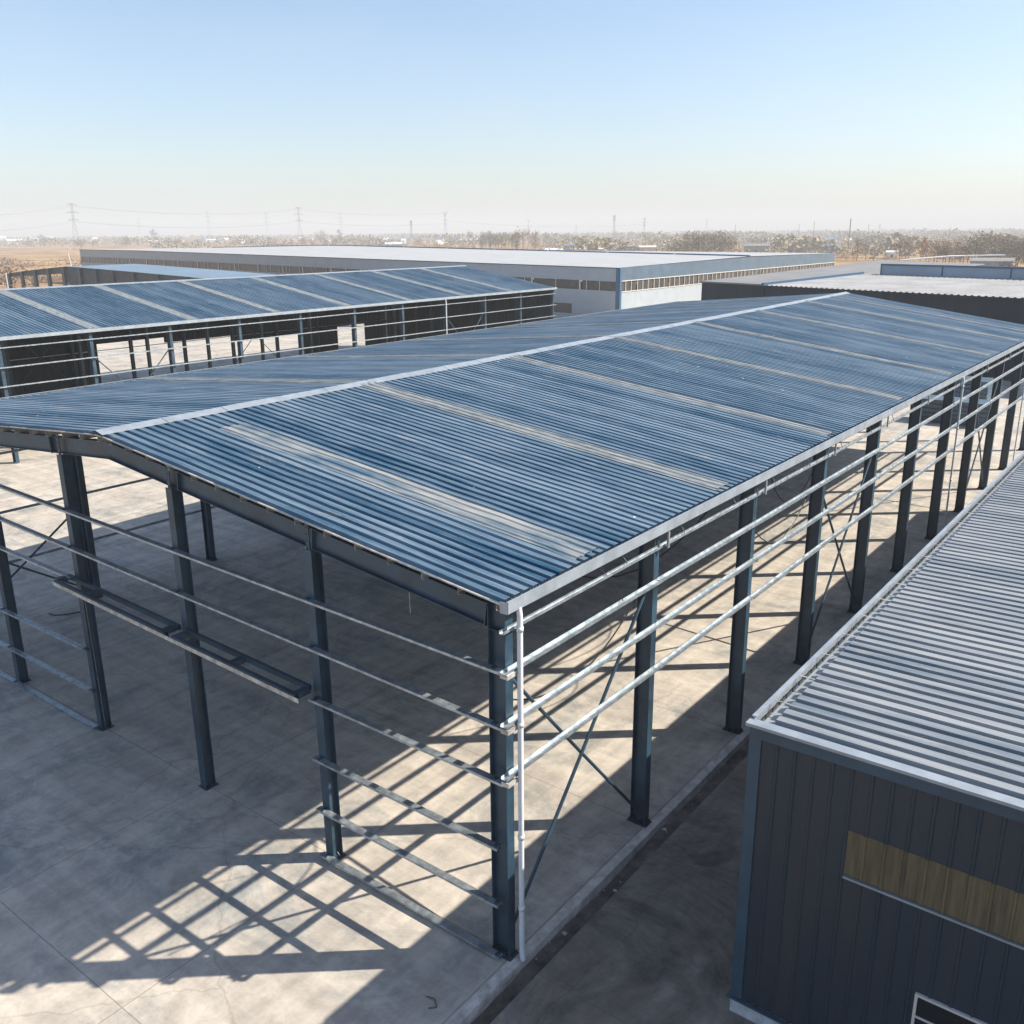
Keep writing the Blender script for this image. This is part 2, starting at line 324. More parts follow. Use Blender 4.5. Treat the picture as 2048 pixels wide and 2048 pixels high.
# ------------------------------------------------------------------ portal-frame shed
def shed(root_o, ys, xr, xm, xl, er, el, rz, posts, opt):
    """ys frame positions; xr/xl wall faces, xm ridge; er/el eave heights; rz(y) ridge height"""
    y0, y1 = ys[0], ys[-1]
    R = root_o
    det = opt.get('detail', 1)
    elf = el if callable(el) else (lambda y: el)
    def rf(x, y):
        if x >= xm: return rz(y)+(er-rz(y))*(x-xm)/(xr-xm)
        return rz(y)+(elf(y)-rz(y))*(xm-x)/(xm-xl)
    # columns
    for y in ys:
        for sgn, xw in ((1, xr), (-1, xl)):
            xc = xw-sgn*.22
            top = rf(xc, y)-.28
            c = part(MB().ibeam((xc, y, .03), (xc, y, top), X, Y, .44, .25, .018, .012), 'column', 'steel', R)
            if det:
                m = MB().box(xc-.3, xc+.3, y-.17, y+.17, .004, .028)
                for sx in (-.26, .26): m.add([(xc+sx*.82, y-.006, .03), (xc+sx*1.1, y-.006, .03), (xc+sx*.82, y-.006, .26), (xc+sx*.82, y+.006, .03), (xc+sx*1.1, y+.006, .03), (xc+sx*.82, y+.006, .26)], [(0, 1, 2), (3, 5, 4), (0, 3, 4, 1), (1, 4, 5, 2), (2, 5, 3, 0)])
                for sy in (-1, 1):
                    for sx in (-.12, .12): m.beam((xc+sx, y+sy*.02, .10), (xc+sx, y+sy*.15, .10), X, Z, .012, .14)
                part(m, 'base_plate', 'steel', c)
                if y < 13 or sgn < 0 and y < 1:
                    for sx in (-.24, .24):
                        for sy in (-.13, .13): part(MB().tube([(xc+sx, y+sy, .02), (xc+sx, y+sy, .09)], .02, 6), 'anchor_bolt', 'bolt', c)
    # rafters
    for i, y in enumerate(ys):
        for sgn, xw in ((1, xr), (-1, xl)):
            xa = xw-sgn*.46
            p = V(xa, y, rf(xa, y)-.27-.25); q = V(xm, y, rf(xm, y)-.27-.25)
            d = (q-p).normalized(); nrm = d.cross(Y)
            m = MB().ibeam(p, q, nrm, Y, .50, .20, .014, .01)
            for fr in (0.004, .38, .76) if det else ():
                c = p.lerp(q, fr); m.beam(c-nrm*.27, c+nrm*.27, d, Y, .03, .21)
            part(m, 'rafter', 'steel', R)
            # haunch stiffeners in the knee of the column
            if det and i in (0, len(ys)-1):
                zz = rf(xa, y)-.80
                part(MB().box(xw-sgn*.43, xw-sgn*.02, y-.12, y+.12, zz, zz+.014), 'knee_plate', 'steel', R)
    # wind posts of both gables
    for yy in (y0, y1):
        for x in posts:
            top = rf(x, yy)-.80
            c = part(MB().ibeam((x, yy, .03), (x, yy, top), Y, X, .32, .27, .014, .01), 'gable_post', 'steel', R)
            if det:
                m = MB().box(x-.2, x+.2, yy-.21, yy+.21, .004, .028)
                for sx in (-1, 1): m.beam((x+sx*.11, yy, .12), (x+sx*.19, yy, .04), Z, Y, .16, .012)
                part(m, 'base_plate', 'steel', c)
                m = MB().box(x-.06, x+.06, yy-.128, yy-.104, top-.06, top+.66)
                for zz in (.02, .18, .34, .50): m.tube([(x-.025, yy-.128, top+zz+.03), (x-.025, yy-.145, top+zz+.03)], .02, 6)
                part(m, 'splice_plate', 'steel', c)
    # purlins
    sp_ = opt.get('purlin', .96)
    for sgn, xw in ((1, xr), (-1, xl)):
        L = abs(xw-xm); k = int(L/sp_)
        for i in range(k+1):
            x = xw-sgn*(.12+i*(L-.3)/k)
            za, zb = rf(x, y0)-.14, rf(x, y1)-.14
            part(MB().chan((x, y0-.24, za), (x, y1+.24, zb), Z, X*sgn, .22, .07, .006), 'purlin', 'galv_dirty', R)
    # roof sheets
    ov = .34
    for sgn, xw, nm in ((1, xr, 'right'), (-1, xl, 'left')):
        xe = xw+sgn*.10
        def P(u, y, xe=xe): x = xm+(xe-xm)*u; return (x, y, rf(x, y)-.02)
        m = MB(); rib_sheet(m, P, y0-ov, y1+ov, opt.get('pitch', .3), opt.get('ribh', .05), opt.get('nu', 8), jit=opt.get('jit', .012), top=.56, side=.11)
        rs = part(m, 'roof_sheet', opt.get('roof', 'roof'), R)
        for (ya, wd) in opt['sky']:
            m = MB()
            if det and ya < 3 and sgn < 0: continue
            u0 = .12 if det and ya < 3 else .015
            def P2(u, y, xe=xe, u0=u0):
                x = xm+(xe-xm)*(u0+(.99-u0)*u); return (x, y, rf(x, y)+opt.get('ribh', .05)-.012)
            rib_sheet(m, P2, ya, ya+wd, opt.get('pitch', .3), opt.get('ribh', .05)*.45, 14, jit=.016, top=.5, side=.12)
            part(m, 'skylight_strip', 'skylight_dusty' if ya < 3 else 'skylight', R)
    # ridge cap
    w = .34
    n = 30
    m = MB()
    for j in range(n):
        ya = y0-ov-.04+(y1-y0+2*ov+.08)*j/n; yb = y0-ov-.04+(y1-y0+2*ov+.08)*(j+1)/n-.02
        k = .004*(j % 3)
        for sgn in (-1, 1):
            pts = []
            for (x_, y_) in ((xm, ya), (xm+sgn*w, ya), (xm+sgn*w, yb), (xm, yb)):
                pts.append((x_, y_, rf(x_, y_)+.062+k+(.05 if x_ == xm else 0)))
            lo = [(a, b, c-.012) for a, b, c in pts]
            m.hexa(lo+pts)
    part(m, 'ridge_cap', 'trim', R)
    # rake trim: thin flashing under the sheet edge at the gables
    for yy, s in ((y0-ov, 1), (y1+ov, -1)):
        m = MB()
        for sgn, xw in ((1, xr), (-1, xl)):
            xe = xw+sgn*.10
            m.beam((xe, yy+s*.02, rf(xe, yy)-.035), (xm, yy+s*.02, rf(xm, yy)-.035), Z, Y, .03, .035)
        part(m, 'rake_flashing', 'galv_dirty', R)
    # gutters
    for sgn, xw in ((1, xr), (-1, xl)):
        xa, xb = xw+sgn*.08, xw+sgn*.28
        m = MB()
        segs = list(zip([y0-ov-.03]+ys[1:-1], ys[1:-1]+[y1+ov+.03]))
        for k, (ya, yb) in enumerate(segs):
            za = rf(xw, ya); zb = rf(xw, yb)
            j = .003*(k % 2)
            for (x1_, x2_, d0, d1) in ((xa, xb, -.19, -.18), (xb-.012*sgn, xb, -.19, .05), (xa, xa+.012*sgn, -.19, -.05), (xb-.045*sgn, xb+.006*sgn, .05, .065)):
                X1, X2 = min(x1_, x2_)-j, max(x1_, x2_)+j
                m.hexa([(X1, ya, za+d0), (X2, ya, za+d0), (X2, yb, zb+d0), (X1, yb, zb+d0), (X1, ya, za+d1), (X2, ya, za+d1), (X2, yb, zb+d1), (X1, yb, zb+d1)])
        za = rf(xw, y0)
        m.box(xa, xb-sgn*.013, y0-ov-.042, y0-ov-.031, za-.19, za+.045)
        g = part(m, 'gutter', 'trim', R)
        if det:
            for y in ys[1:-1]:
                z = rf(xw, y)
                part(MB().box(xw+sgn*.19, xw+sgn*.24, y+.14, y+.20, z-.66, z-.2), 'gutter_strap', 'trim', g)
    # girts on the long walls
    for sgn, xw in ((1, xr), (-1, xl)):
        lv = opt['side'] if sgn > 0 else opt['side_left']
        for k, z in enumerate(lv):
            top = (k == 0)
            w_ = .11 if top else .17
            m = MB(); rnd = random.Random(k*7+sgn)
            yy = [y0-.36]+ys[1:-1]+[y1+.36]
            if opt.get('gable_open'): yy[0] = y0-.30
            for a, b in zip(yy[:-1], yy[1:]):
                dz = rnd.uniform(-.015, .015)
                xo = xw+sgn*(.03+w_/2)
                m.chan((xo, a+.01, z+dz), (xo, b-.01, z-dz*.5), X*sgn, Z, w_, .06, .006, up=1)
            g = part(m, 'girt', 'galv', R)
            if det:
                for y in ys if k else ():
                    part(MB().box(xw+sgn*.002, xw+sgn*.05, y-.07, y+.07, z-.10, z-.012).box(xw+sgn*.05, xw+sgn*.19, y-.035, y+.035, z-.035, z-.012), 'girt_cleat', 'steel', g)
    # bracing
    for sgn, xw, bays, zl, zh in opt['brace']:
        for b in bays:
            ya, yb = ys[b]+.1, ys[b+1]-.1; x = xw-sgn*.2
            for (a0, b0, o) in ((zl, zh, .03), (zh, zl, -.03)):
                part(MB().tube([(x+o, ya, a0), (x+o, (ya+yb)/2, (a0+b0)/2-.03), (x+o, yb, b0)], .045, 8), 'brace', 'steel', R)

# ------------------------------------------------------------------ MAIN SHED
A = root('open_steel_shed', (0, 0, 0), 'large unfinished open-sided steel shed with blue ribbed roof filling the foreground', 'shed')
ysA = [6.0*i for i in range(11)]
ysA[-1] = 61.0
rzA = lambda y: 10.17+.42*max(0, min(1, y/61))
elA = lambda y: 9.12+.30*max(0, min(1, y/61))
shed(A, ysA, 0.0, -14.05, -28.1, 8.58, elA, rzA, [-5.75, -11.15, -16.75, -22.25],
     dict(pitch=.31, ribh=.070, nu=12, jit=.016, roof='roof', sky=[(2.4, .95), (9.3, .80), (17.9, .72), (26.4, .72), (34.9, .7), (43.4, .7), (51.8, .7), (57.2, .5)],
          side=[7.94, 7.06, 5.88, 4.68], side_left=[8.3, 7.0, 4.6, 2.45], brace=[(1, 0, (0, 3, 7), .4, 6.9), (-1, -28.1, (0, 3, 7), .3, 4.3)]))
# front gable girts
def gable_girt(xa, xb, za, zb, w=.17):
    m = MB()
    m.chan((xa, -.25, za), (xb, -.25, zb), Y, Z, w, .055, .006, up=-1)
    n = max(1, int(abs(xa-xb)/5.6))
    g = part(m, 'girt', 'galv', A)
    for x in (-.2, -5.75, -11.15, -16.75, -22.25, -27.9):
        if min(xa, xb)-.2 <= x <= max(xa, xb)+.2:
            z = za+(zb-za)*(x-xa)/(xb-xa)
            part(MB().box(x-.05, x+.05, -.24, -.128 if x in (-.2, -27.9) else -.152, z-.10, z-.012).box(x-.045, x+.045, -.31, -.19, z+.004, z+.03), 'girt_cleat', 'steel', g)
gable_girt(.06, -28.2, 7.08, 7.80)
gable_girt(.06, -28.2, 5.84, 6.62)
gable_girt(.06, -5.9, 4.56, 4.62)
gable_girt(-16.9, -28.2, 5.28, 5.42)
for z in (2.93, 1.48, .12):
    gable_girt(-.12, -5.95, z, z+.05)
    gable_girt(-16.85, -28.0, z-.02, z-.05)
# corner wrap pieces that join gable and side girts
for z in (7.06, 5.84, 4.62):
    part(MB().box(.03, .22, -.34, -.30, z-.09, z+.012).box(.18, .22, -.30, -.02, z-.09, z+.011), 'corner_angle', 'galv_dirty', A)
# door-head frame of the wide opening
m = MB()
for (yy, w_, h_, z) in ((-.42, .16, .16, 5.10), (.02-.16, .10, .14, 5.24)):
    pass
zl = lambda x: 4.86+.035*(-x-5.8)
for (xa, xb) in ((-5.95, -11.0), (-11.3, -17.15)):
    for (yy, w_, h_, dz) in ((-.64, .13, .16, 0), (-.22, .09, .12, .06)):
        m.chan((xa, yy, zl(xa)+dz), (xb, yy, zl(xb)+dz), Y, Z, w_, h_, .01, up=-1)
        m.chan((xa, yy, zl(xa)+dz-h_-.012), (xb, yy, zl(xb)+dz-h_-.012), Y, Z, w_, .01, .008, up=1)
hd = part(m, 'door_head_frame', 'steel', A)
for x in (-6.0, -8.5, -10.9, -11.5, -15.4, -17.2):
    part(MB().box(x-.09, x+.09, -.60, -.24, zl(x)-.13, zl(x)+.02), 'tie_plate', 'steel', hd)
m = MB(); m.beam((-5.8, -.72, zl(-5.8)-.10), (-17.2, -.72, zl(-17.2)-.10), Z, Y, .12, .012)
part(m, 'guide_rail', 'galv_dirty', hd)
# downpipes
def downpipe(x, y, zt, par, r=.06):
    m = MB().tube([(x-.06, y, zt-.12), (x-.02, y, zt-.20), (x, y, zt-.34), (x, y, .35), (x+.01, y, .12), (x+.06, y-.02, .05)], r, 12)
    d = part(m, 'downpipe', 'white', par, smooth=True)
    for z in (zt-.62, zt-.62-2.1, 3.2, 1.4): part(MB().tube([(x, y, z-.05), (x, y, z+.05)], r*1.22, 12), 'pipe_collar', 'white', d, smooth=True)
downpipe(.26, .02, 8.58, A)
for y in (36.25, 54.2): downpipe(.30, y, 8.55, A, .045)
# sag rods and loose clips between gutter and top girt
rnd = random.Random(4)
for i in range(1, 20):
    y = 1.6+i*2.95+rnd.uniform(-.3, .3)
    p = V(.02, y-.55, 8.36); q = V(.09, y, 8.04)
    part(MB().tube([p, p.lerp(q, .5)+V(.02, .06, .07), q, q+V(0, .01, -.06)], .012, 5), 'sag_rod', 'galv', A)
# added pale strip imitating the lit edge of the opening post
g = MB().beam((-16.72, -.02, .02), (-16.78, -.05, 4.55), X, Y, .11, .02)
tag(g.build('lit_edge_strip', 'galv'), 'long pale strip added as the lit edge of the gable post left of the wide doorway', 'edge strip')

def cable(name, pts, r, label, m='cable', cat='cable', group=None):
    n = []
    for i in range(len(pts)-1):
        for k in range(6): n.append(tuple(Vector(pts[i]).lerp(Vector(pts[i+1]), k/6)))
    n.append(pts[-1])
    o = MB().tube(n, r, 6).build(name, m); return tag(o, label, cat, group)
def sagcable(p, q, s, r, label):
    p, q = Vector(p), Vector(q); pts = []
    for i in range(13):
        t = i/12; c = p.lerp(q, t); c.z -= s*4*t*(1-t); pts.append(c)
    return tag(MB().tube(pts, r, 5).build('cable', 'cable'), label, 'cable')
sagcable((.05, 3.1, 8.30), (.1, 4.25, 7.12), -.12, .012, 'short loose black cable drooping between the top two wall rails of the nearest bay')
sagcable((-.3, 5.9, 6.9), (-.3, 0.35, 6.1), .9, .02, 'black cable slung across the nearest bay behind the wall rails')
sagcable((-1.2, 12, 7.6), (-6, 6.2, 8.3), 2.6, .02, 'black cable hanging in a deep curve under the roof in the second bay')
sagcable((-.4, 12.2, 7.3), (-.4, 18, 7.0), 1.6, .02, 'black cable drooping behind the wall rails of the third bay')
sagcable((-.5, 18.2, 7.3), (-5, 24, 8.0), 2.4, .02, 'black cable hanging behind the cross-braced fourth bay')
cable('hanging_wire', [(-3.9, 1.2, 8.7), (-3.86, 1.2, 7.9), (-3.8, 1.15, 6.9)], .01, 'thin pale wire hanging from the rafter near the corner bay', 'galv', 'wire')
cable('hanging_wire', [(-13.4, 6, 9.3), (-13.38, 6, 7.0), (-13.3, 6, 4.6)], .012, 'thin pale wire hanging from the second frame beside a dark column', 'galv', 'wire')
cable('cable_offcut', [(-27.6, 3.7, .02), (-27.2, 3.75, .03), (-26.9, 4.1, .02), (-26.7, 4.6, .02)], .025, 'black cable offcut lying on the slab behind the left post of the doorway')
cable('twig', [(-.75, -2.0, .02), (-.55, -1.95, .035), (-.38, -2.08, .02), (-.5, -2.2, .02)], .014, 'small curled dry twig on the slab in front of the corner column', 'bark', 'twig')

# pale sheet stacks seen at the far right end through the shed
def stack(x, y, w, d, n, label, c, rot=0):
    r = root('sheet_stack', (x, y, 0), label, 'sheet stack', 'stacks of metal sheet at the far end of the main shed')
    z = .1
    mb = MB()
    for sx in (-.4, .4): mb.box(x+sx*w-.05, x+sx*w+.05, y-d/2, y+d/2, 0.004, .1)
    part(mb, 'bearers', 'bark', r)
    for i in range(n):
        h = .32
        part(MB().box(x-w/2+.05*math.sin(i*3), x+w/2+.05*math.sin(i*3), y-d/2+.04*math.cos(i*5), y+d/2, z, z+h), 'sheet_bundle', c, r)
        z += h+.05
    return r
stack(-6.5, 69, 5.5, 2.4, 5, 'tallest pale blue sheet stack at the far end of the main shed', 'bluegrey')
stack(-9.5, 79, 7, 3.0, 6, 'widest pale blue sheet stack, standing farthest beyond the main shed', 'bluegrey')
stack(-2.6, 86, 4, 2.4, 4, 'low pale grey sheet stack nearest the dark warehouse wall', 'wallD')

# ------------------------------------------------------------------ SECOND SHED (left)
B = root('open_steel_shed', (-56.3, 82, 0), 'second unfinished steel shed with blue roof and pale wall rails, behind the main one', 'shed')
ysB = [82.2-6.6*i for i in range(14, -1, -1)]
shed(B, ysB, -56.3, -70.6, -84.9, 8.78, 8.78, lambda y: 11.12, [-62, -67.7, -73.5, -79.2],
     dict(detail=0, pitch=.36, ribh=.05, nu=3, jit=.01, roof='roofB', purlin=2.0,
          sky=[(y, .9) for y in (6.0, 14.3, 22.8, 31.2, 39.6, 48.1, 56.5, 65.0, 73.4)],
          side=[8.05, 6.72, 5.4], side_left=[7.2, 5.6, 3.6], brace=[(1, -56.3, (5, 11), .4, 6.8), (-1, -84.9, (2, 6, 10), .4, 6.8)]))
downpipe(-56.0, 62.0, 8.7, B, .05)
for y in ysB[1:-1]:
    part(MB().ibeam((-70.6, y, 0.01), (-70.6, y, 10.35), X, Y, .3, .25), 'middle_column', 'steel', B)
def cladwall(mb, p, q, z0, ztf, pitch=.33, h=.03, nrm=None):
    """vertical ribbed wall between p and q (2D); ribs stand proud along nrm"""
    p = Vector((p[0], p[1], 0)); q = Vector((q[0], q[1], 0)); L = (q-p).length; d = (q-p)/L
    if nrm is None: nrm = Vector((d.y, -d.x, 0))
    s = 0; pr = []
    while s < L-1e-6:
        for a, zz in ((0, 0), (.78, 0), (.84, h), (.94, h)):
            pr.append((min(s+a*pitch, L), zz))
        s += pitch
    pr.append((L, 0)); o = len(mb.v)
    for s, zz in pr:
        c = p+d*s+nrm*zz
        mb.v.append((c.x, c.y, z0)); mb.v.append((c.x, c.y, ztf(s/L)))
    for i in range(len(pr)-1): mb.f.append((o+2*i, o+2*i+2, o+2*i+3, o+2*i+1))
    return mb
part(cladwall(MB(), (-56.4, 82.5), (-84.8, 82.5), 0.05, lambda t: 8.6+2.2*(1-abs(2*t-1)), pitch=.6), 'end_wall', 'wallE', B)
for ya, yb, z0 in ((82.4, 78, .05), (78, 73, 3.4), (73, 67, .05), (67, 56, 3.0), (56, 47, 3.7), (47, 39, 4.3), (39, -10, .05)):  # dark rear cladding; the long near run is added in place of shaded floor
    part(cladwall(MB(), (-85.2, ya), (-85.2, yb), z0, lambda t: 8.5, pitch=.6), 'rear_wall', 'wallE', B)

# ------------------------------------------------------------------ RIGHT BUILDING
RX, RY, RZ = 4.5, 1.6, 6.60
R_ = root('clad_warehouse', (RX, RY, 0), 'dark clad warehouse at the right edge with grey ribbed roof and olive window strip', 'warehouse')
RX2, RY2 = 26.0, 46.0
rz = lambda x: RZ+.012*(x-RX)
part(cladwall(MB(), (RX+.2, RY), (RX2, RY), .34, lambda t: rz(RX+.2+(RX2-RX-.2)*t)-.12, pitch=.345, h=.022, nrm=V(0, -1, 0)), 'gable_wall', 'clad', R_)
part(cladwall(MB(), (RX, RY2), (RX, RY+.2), .34, lambda t: RZ-.12, pitch=.345, h=.022, nrm=V(-1, 0, 0)), 'side_wall', 'clad', R_)
part(MB().box(RX+.05, RX+.07, RY+.3, RY2, .34, RZ-.3).box(RX+.3, RX2, RY+.05, RY+.07, .34, 1.5), 'inner_lining', 'clad', R_)
part(MB().box(RX-.035, RX+.20, RY-.035, RY-.005, .34, RZ-.05).box(RX-.035, RX-.005, RY-.005, RY+.20, .34, RZ-.05), 'corner_trim', 'trimdark', R_)
part(MB().box(RX-.03, RX2, RY-.03, RY+.22, -.1, .30).box(RX-.03, RX+.19, RY+.22, RY2, -.1, .30), 'plinth', 'plinth', R_)
part(MB().box(RX-.10, RX2, RY-.10, RY-.024, .30, .345).box(RX-.10, RX-.024, RY-.024, RY2, .30, .345), 'drip_flashing', 'trimdark', R_)
m = MB()
m.hexa([(RX-.02, RY-.06, RZ-.26), (RX2, RY-.06, rz(RX2)-.26), (RX2, RY-.03, rz(RX2)-.26), (RX-.02, RY-.03, RZ-.26), (RX-.02, RY-.06, RZ-.03), (RX2, RY-.06, rz(RX2)-.03), (RX2, RY-.03, rz(RX2)-.03), (RX-.02, RY-.03, RZ-.03)])
part(m, 'rake_fascia', 'trimdark', R_)
m = MB()
m.hexa([(RX-.10, RY-.10, RZ-.03), (RX2, RY-.10, rz(RX2)-.03), (RX2, RY+.13, rz(RX2)-.03), (RX-.10, RY+.13, RZ-.03), (RX-.10, RY-.10, RZ+.03), (RX2, RY-.10, rz(RX2)+.03), (RX2, RY+.13, rz(RX2)+.03), (RX-.10, RY+.13, RZ+.03)])
part(m, 'rake_cap', 'trim', R_)
m = MB()
def P(u, y): x = RX+.34+(RX2-RX-.34)*u; return (x, y, rz(x)-.05)
rib_sheet(m, P, RY+.14, RY2, .345, .115, 12, jit=.014, top=.56, side=.09)
part(m, 'roof_sheet', 'roofR', R_)
m = MB()
m.box(RX-.06, RX-.045, RY+.13, RY2, RZ-.24, RZ+.07).box(RX-.075, RX+.02, RY+.13, RY2, RZ+.07, RZ+.085).box(RX-.045, RX+.30, RY+.13, RY2, RZ-.24, RZ-.225)
g = part(m, 'gutter', 'trim', R_)
y = RY+1
while y < RY2: part(MB().box(RX-.04, RX+.33, y, y+.03, RZ+.045, RZ+.052), 'gutter_bracket', 'galv_dirty', g); y += 1.3
# rib end closures (dark) along the gutter
m = MB(); m.box(RX+.345, RX+.36, RY+.15, RY2, RZ-.22, RZ-.055)
part(m, 'eave_closure', 'trimdark', R_)
# translucent strip and ledge
part(cladwall(MB(), (6.42, RY-.006), (RX2-1, RY-.006), 4.17, lambda t: 5.10, pitch=.345, h=.024, nrm=V(0, -1, 0)), 'translucent_strip', 'clad_trans', R_)
m = MB().box(6.42, RX2-1, RY-.055, RY-.002, 4.115, 4.155)
part(m, 'strip_ledge', 'trim', R_)
# window with white frame
x0, x1, zt = 7.93, 9.35, 2.32
w = part(MB().box(x0-.05, x0, RY-.06, RY-.004, .9, zt+.05).box(x1, x1+.05, RY-.06, RY-.004, .9, zt+.05).box(x0, x1, RY-.06, RY-.004, zt, zt+.05)
         .box(x0, x1, RY-.05, RY-.008, 1.86, 1.90).box(x0, x1, RY-.06, RY-.004, .9, .95).box((x0+x1)/2-.02, (x0+x1)/2+.02, RY-.048, RY-.01, .95, 1.86), 'window', 'frame', R_)
part(MB().box(x0, x1, RY-.034, RY-.026, .95, zt), 'pane', 'glass', w)

# ------------------------------------------------------------------ ground, slabs, drain
def struct(mb, name, m): return tag(mb.build(name, m), kind='structure')
g = 5600
mb = MB()
N = 28
for i in range(N):
    for j in range(N):
        x0 = -g+2*g*i/N; y0 = -g+2*g*j/N; s_ = 2*g/N
        mb.quad((x0, y0, -.42), (x0+s_, y0, -.42), (x0+s_, y0+s_, -.42), (x0, y0+s_, -.42))
struct(mb, 'ground', 'field')
struct(MB().box(-150, .02, -40, 215, -.4, 0), 'concrete_yard', 'slab')
struct(MB().box(.72, 90, -40, 215, -.4, -.06), 'alley_slab', 'slab2')
m = MB(); y = -40
rnd = random.Random(3)
while y < 110:
    L = 3.0; j = rnd.uniform(-.006, .006)
    m.box(.03, .27+j, y, y+L-.012, -.35, .012+j*.5); y += L
struct(m, 'kerb', 'kerb')
# uneven dirt bed of the drain
m = MB(); nx, ny = 5, 300; o = 0
for i in range(nx+1):
    for j in range(ny+1):
        x = .25+.50*i/nx; y = -20+100*j/ny
        m.v.append((x, y, -.24+rnd.uniform(-.03, .035)+.04*math.sin(y*1.3)))
for i in range(nx):
    for j in range(ny):
        a = i*(ny+1)+j; m.f.append((a, a+ny+1, a+ny+2, a+1))
struct(m, 'drain_channel', 'dirt')
# rubble lumps lying in the drain
def rock(x, y, z, r, name, label, c='kerb', grp=None):
    m = MB(); rr = random.Random(int(x*91+y*37)); n = 7
    rings = [(-.6, .7), (-.1, 1.0), (.4, .75), (.65, .3)]
    for zz, q in rings:
        for k in range(n):
            t = 2*math.pi*k/n; s_ = r*q*rr.uniform(.7, 1.25); m.v.append((x+math.cos(t)*s_*1.3, y+math.sin(t)*s_, z+zz*r*.8))
    for i in range(3):
        for k in range(n): m.f.append((i*n+k, i*n+(k+1) % n, (i+1)*n+(k+1) % n, (i+1)*n+k))
    m.f.append(tuple(range(3*n, 4*n))); m.f.append(tuple(range(n))[::-1])
    return tag(m.build(name, c), label, 'rubble', grp)
rock(.50, -1.9, -.17, .08, 'rubble_lump', 'small concrete lump in the drain at the bottom edge of the picture')
rock(.42, 1.45, -.17, .055, 'rubble_lump', 'pale fist-sized rubble lump in the drain beside the corner column')
rock(.60, 3.4, -.17, .05, 'rubble_lump', 'small rubble lump in the drain halfway to the second column')
rock(.40, 6.3, -.17, .06, 'rubble_lump', 'small rubble lump in the drain beside the second column')
rnd = random.Random(12)
for i in range(26):
    x = rnd.uniform(.30, .68); y = rnd.uniform(-2.8, 11)
    rock(x, y, -.2, rnd.uniform(.012, .03), 'pebble', 'tiny stone lying in the dirt of the drain', 'dirt' if i % 2 else 'kerb', 'pebbles in the drain')

# ------------------------------------------------------------------ FAR BUILDINGS
# D: long white warehouse
a = math.radians(7.7); ux, uy = -math.cos(a), math.sin(a)
Dc = V(-75.38, 129.54, 0)
D = root('long_warehouse', tuple(Dc), 'very long white warehouse with dark window bands and pale low roof', 'warehouse')
def Dp(t, s, z): return (Dc.x+ux*t, Dc.y+uy*t+s, z)
def ftop(t): return 9.2+1.42*min(1, t/190)
LF, LS = 238, 108
fs = [0, 60, 120, 180, 238]
def strip(z0f, z1f, t0=0, t1=LF, off=0.):
    m = MB(); n = 8
    for i in range(n):
        ta = t0+(t1-t0)*i/n; tb = t0+(t1-t0)*(i+1)/n
        m.quad(Dp(ta, off, z0f(ta)), Dp(ta, off, z1f(ta)), Dp(tb, off, z1f(tb)), Dp(tb, off, z0f(tb)))
    return m
bt = lambda t: 6.85+1.35*min(1, t/200)
bb = lambda t: 5.25+1.0*min(1, t/200)
part(strip(lambda t: -.1, bb), 'front_wall', 'wallD', D)
part(strip(bt, lambda t: ftop(t)-.12), 'upper_wall', 'wallD', D)
part(strip(lambda t: ftop(t)-.12, lambda t: ftop(t)+.03, off=-.15), 'eave_trim', 'trimdark', D)
# window band split into panels
m = MB()
tt = 0
k = 0
rnd = random.Random(9)
while tt < LF-2:
    wd = 12 if k % 3 else 9
    t2 = min(tt+wd, LF)
    m = MB().quad(Dp(tt+.35, .12, bb(tt)), Dp(tt+.35, .12, bt(tt)), Dp(t2-.35, .12, bt(t2)), Dp(t2-.35, .12, bb(t2)))
    w = part(m, 'window', 'window', D)
    for q in [tt+.1]+[tt+wd*j/6 for j in range(1, 6) if rnd.random() < .35]:
        if q < LF-.3:
            p = Dp(q, 0.02, bb(q)); p2 = Dp(q, .02, bt(q)); part(MB().beam(p, p2, X, Y, .32 if q == tt+.1 else .12, .1), 'mullion', 'frame', w)
    tt = t2; k += 1
# lower windows seen near the corner
w = part(MB().quad(Dp(11, -.04, 1.0), Dp(11, -.04, 2.7), Dp(24, -.04, 2.75), Dp(24, -.04, 1.0)), 'window', 'window', D)
# right side wall
def side(z0, z1, off=0., s0=0, s1=LS): return MB().quad((Dc.x+off, Dc.y+s0, z0), (Dc.x+off, Dc.y+s1, z0), (Dc.x+off, Dc.y+s1, z1), (Dc.x+off, Dc.y+s0, z1))
part(side(-.1, 5.15), 'side_wall', 'wallD', D)
m = MB(); ns = 20
gz = lambda s: 9.2+.45*(1-abs(2*s/LS-1))
for i in range(ns):
    s0, s1 = LS*i/ns, LS*(i+1)/ns
    m.quad((Dc.x, Dc.y+s0, 6.95), (Dc.x, Dc.y+s1, 6.95), (Dc.x, Dc.y+s1, gz(s1)), (Dc.x, Dc.y+s0, gz(s0)))
part(m, 'side_band', 'bluegrey', D)
for i in range(18):
    s0, s1 = LS*i/18+.15, LS*(i+1)/18-.15
    w = part(side(5.15, 6.95, -.1, s0, s1), 'window', 'window', D)
    for j in range(3):
        s_ = s0+(s1-s0)*j/3; part(MB().box(Dc.x-.02, Dc.x+.04, Dc.y+s_-.06, Dc.y+s_+.06, 5.15, 6.9), 'mullion', 'frame', w)
part(MB().box(Dc.x-.01, Dc.x+.12, Dc.y, Dc.y+LS, 6.9, 7.02).box(Dc.x-.01, Dc.x+.12, Dc.y, Dc.y+LS, 5.08, 5.2), 'sill_line', 'frame', D)
part(MB().box(Dc.x-.7, Dc.x+.08, Dc.y-.14, Dc.y-.0, -.1, 9.12).box(Dc.x+.0, Dc.x+.14, Dc.y-.14, Dc.y+.5, -.1, 9.12), 'corner_trim', 'bluetrim', D)
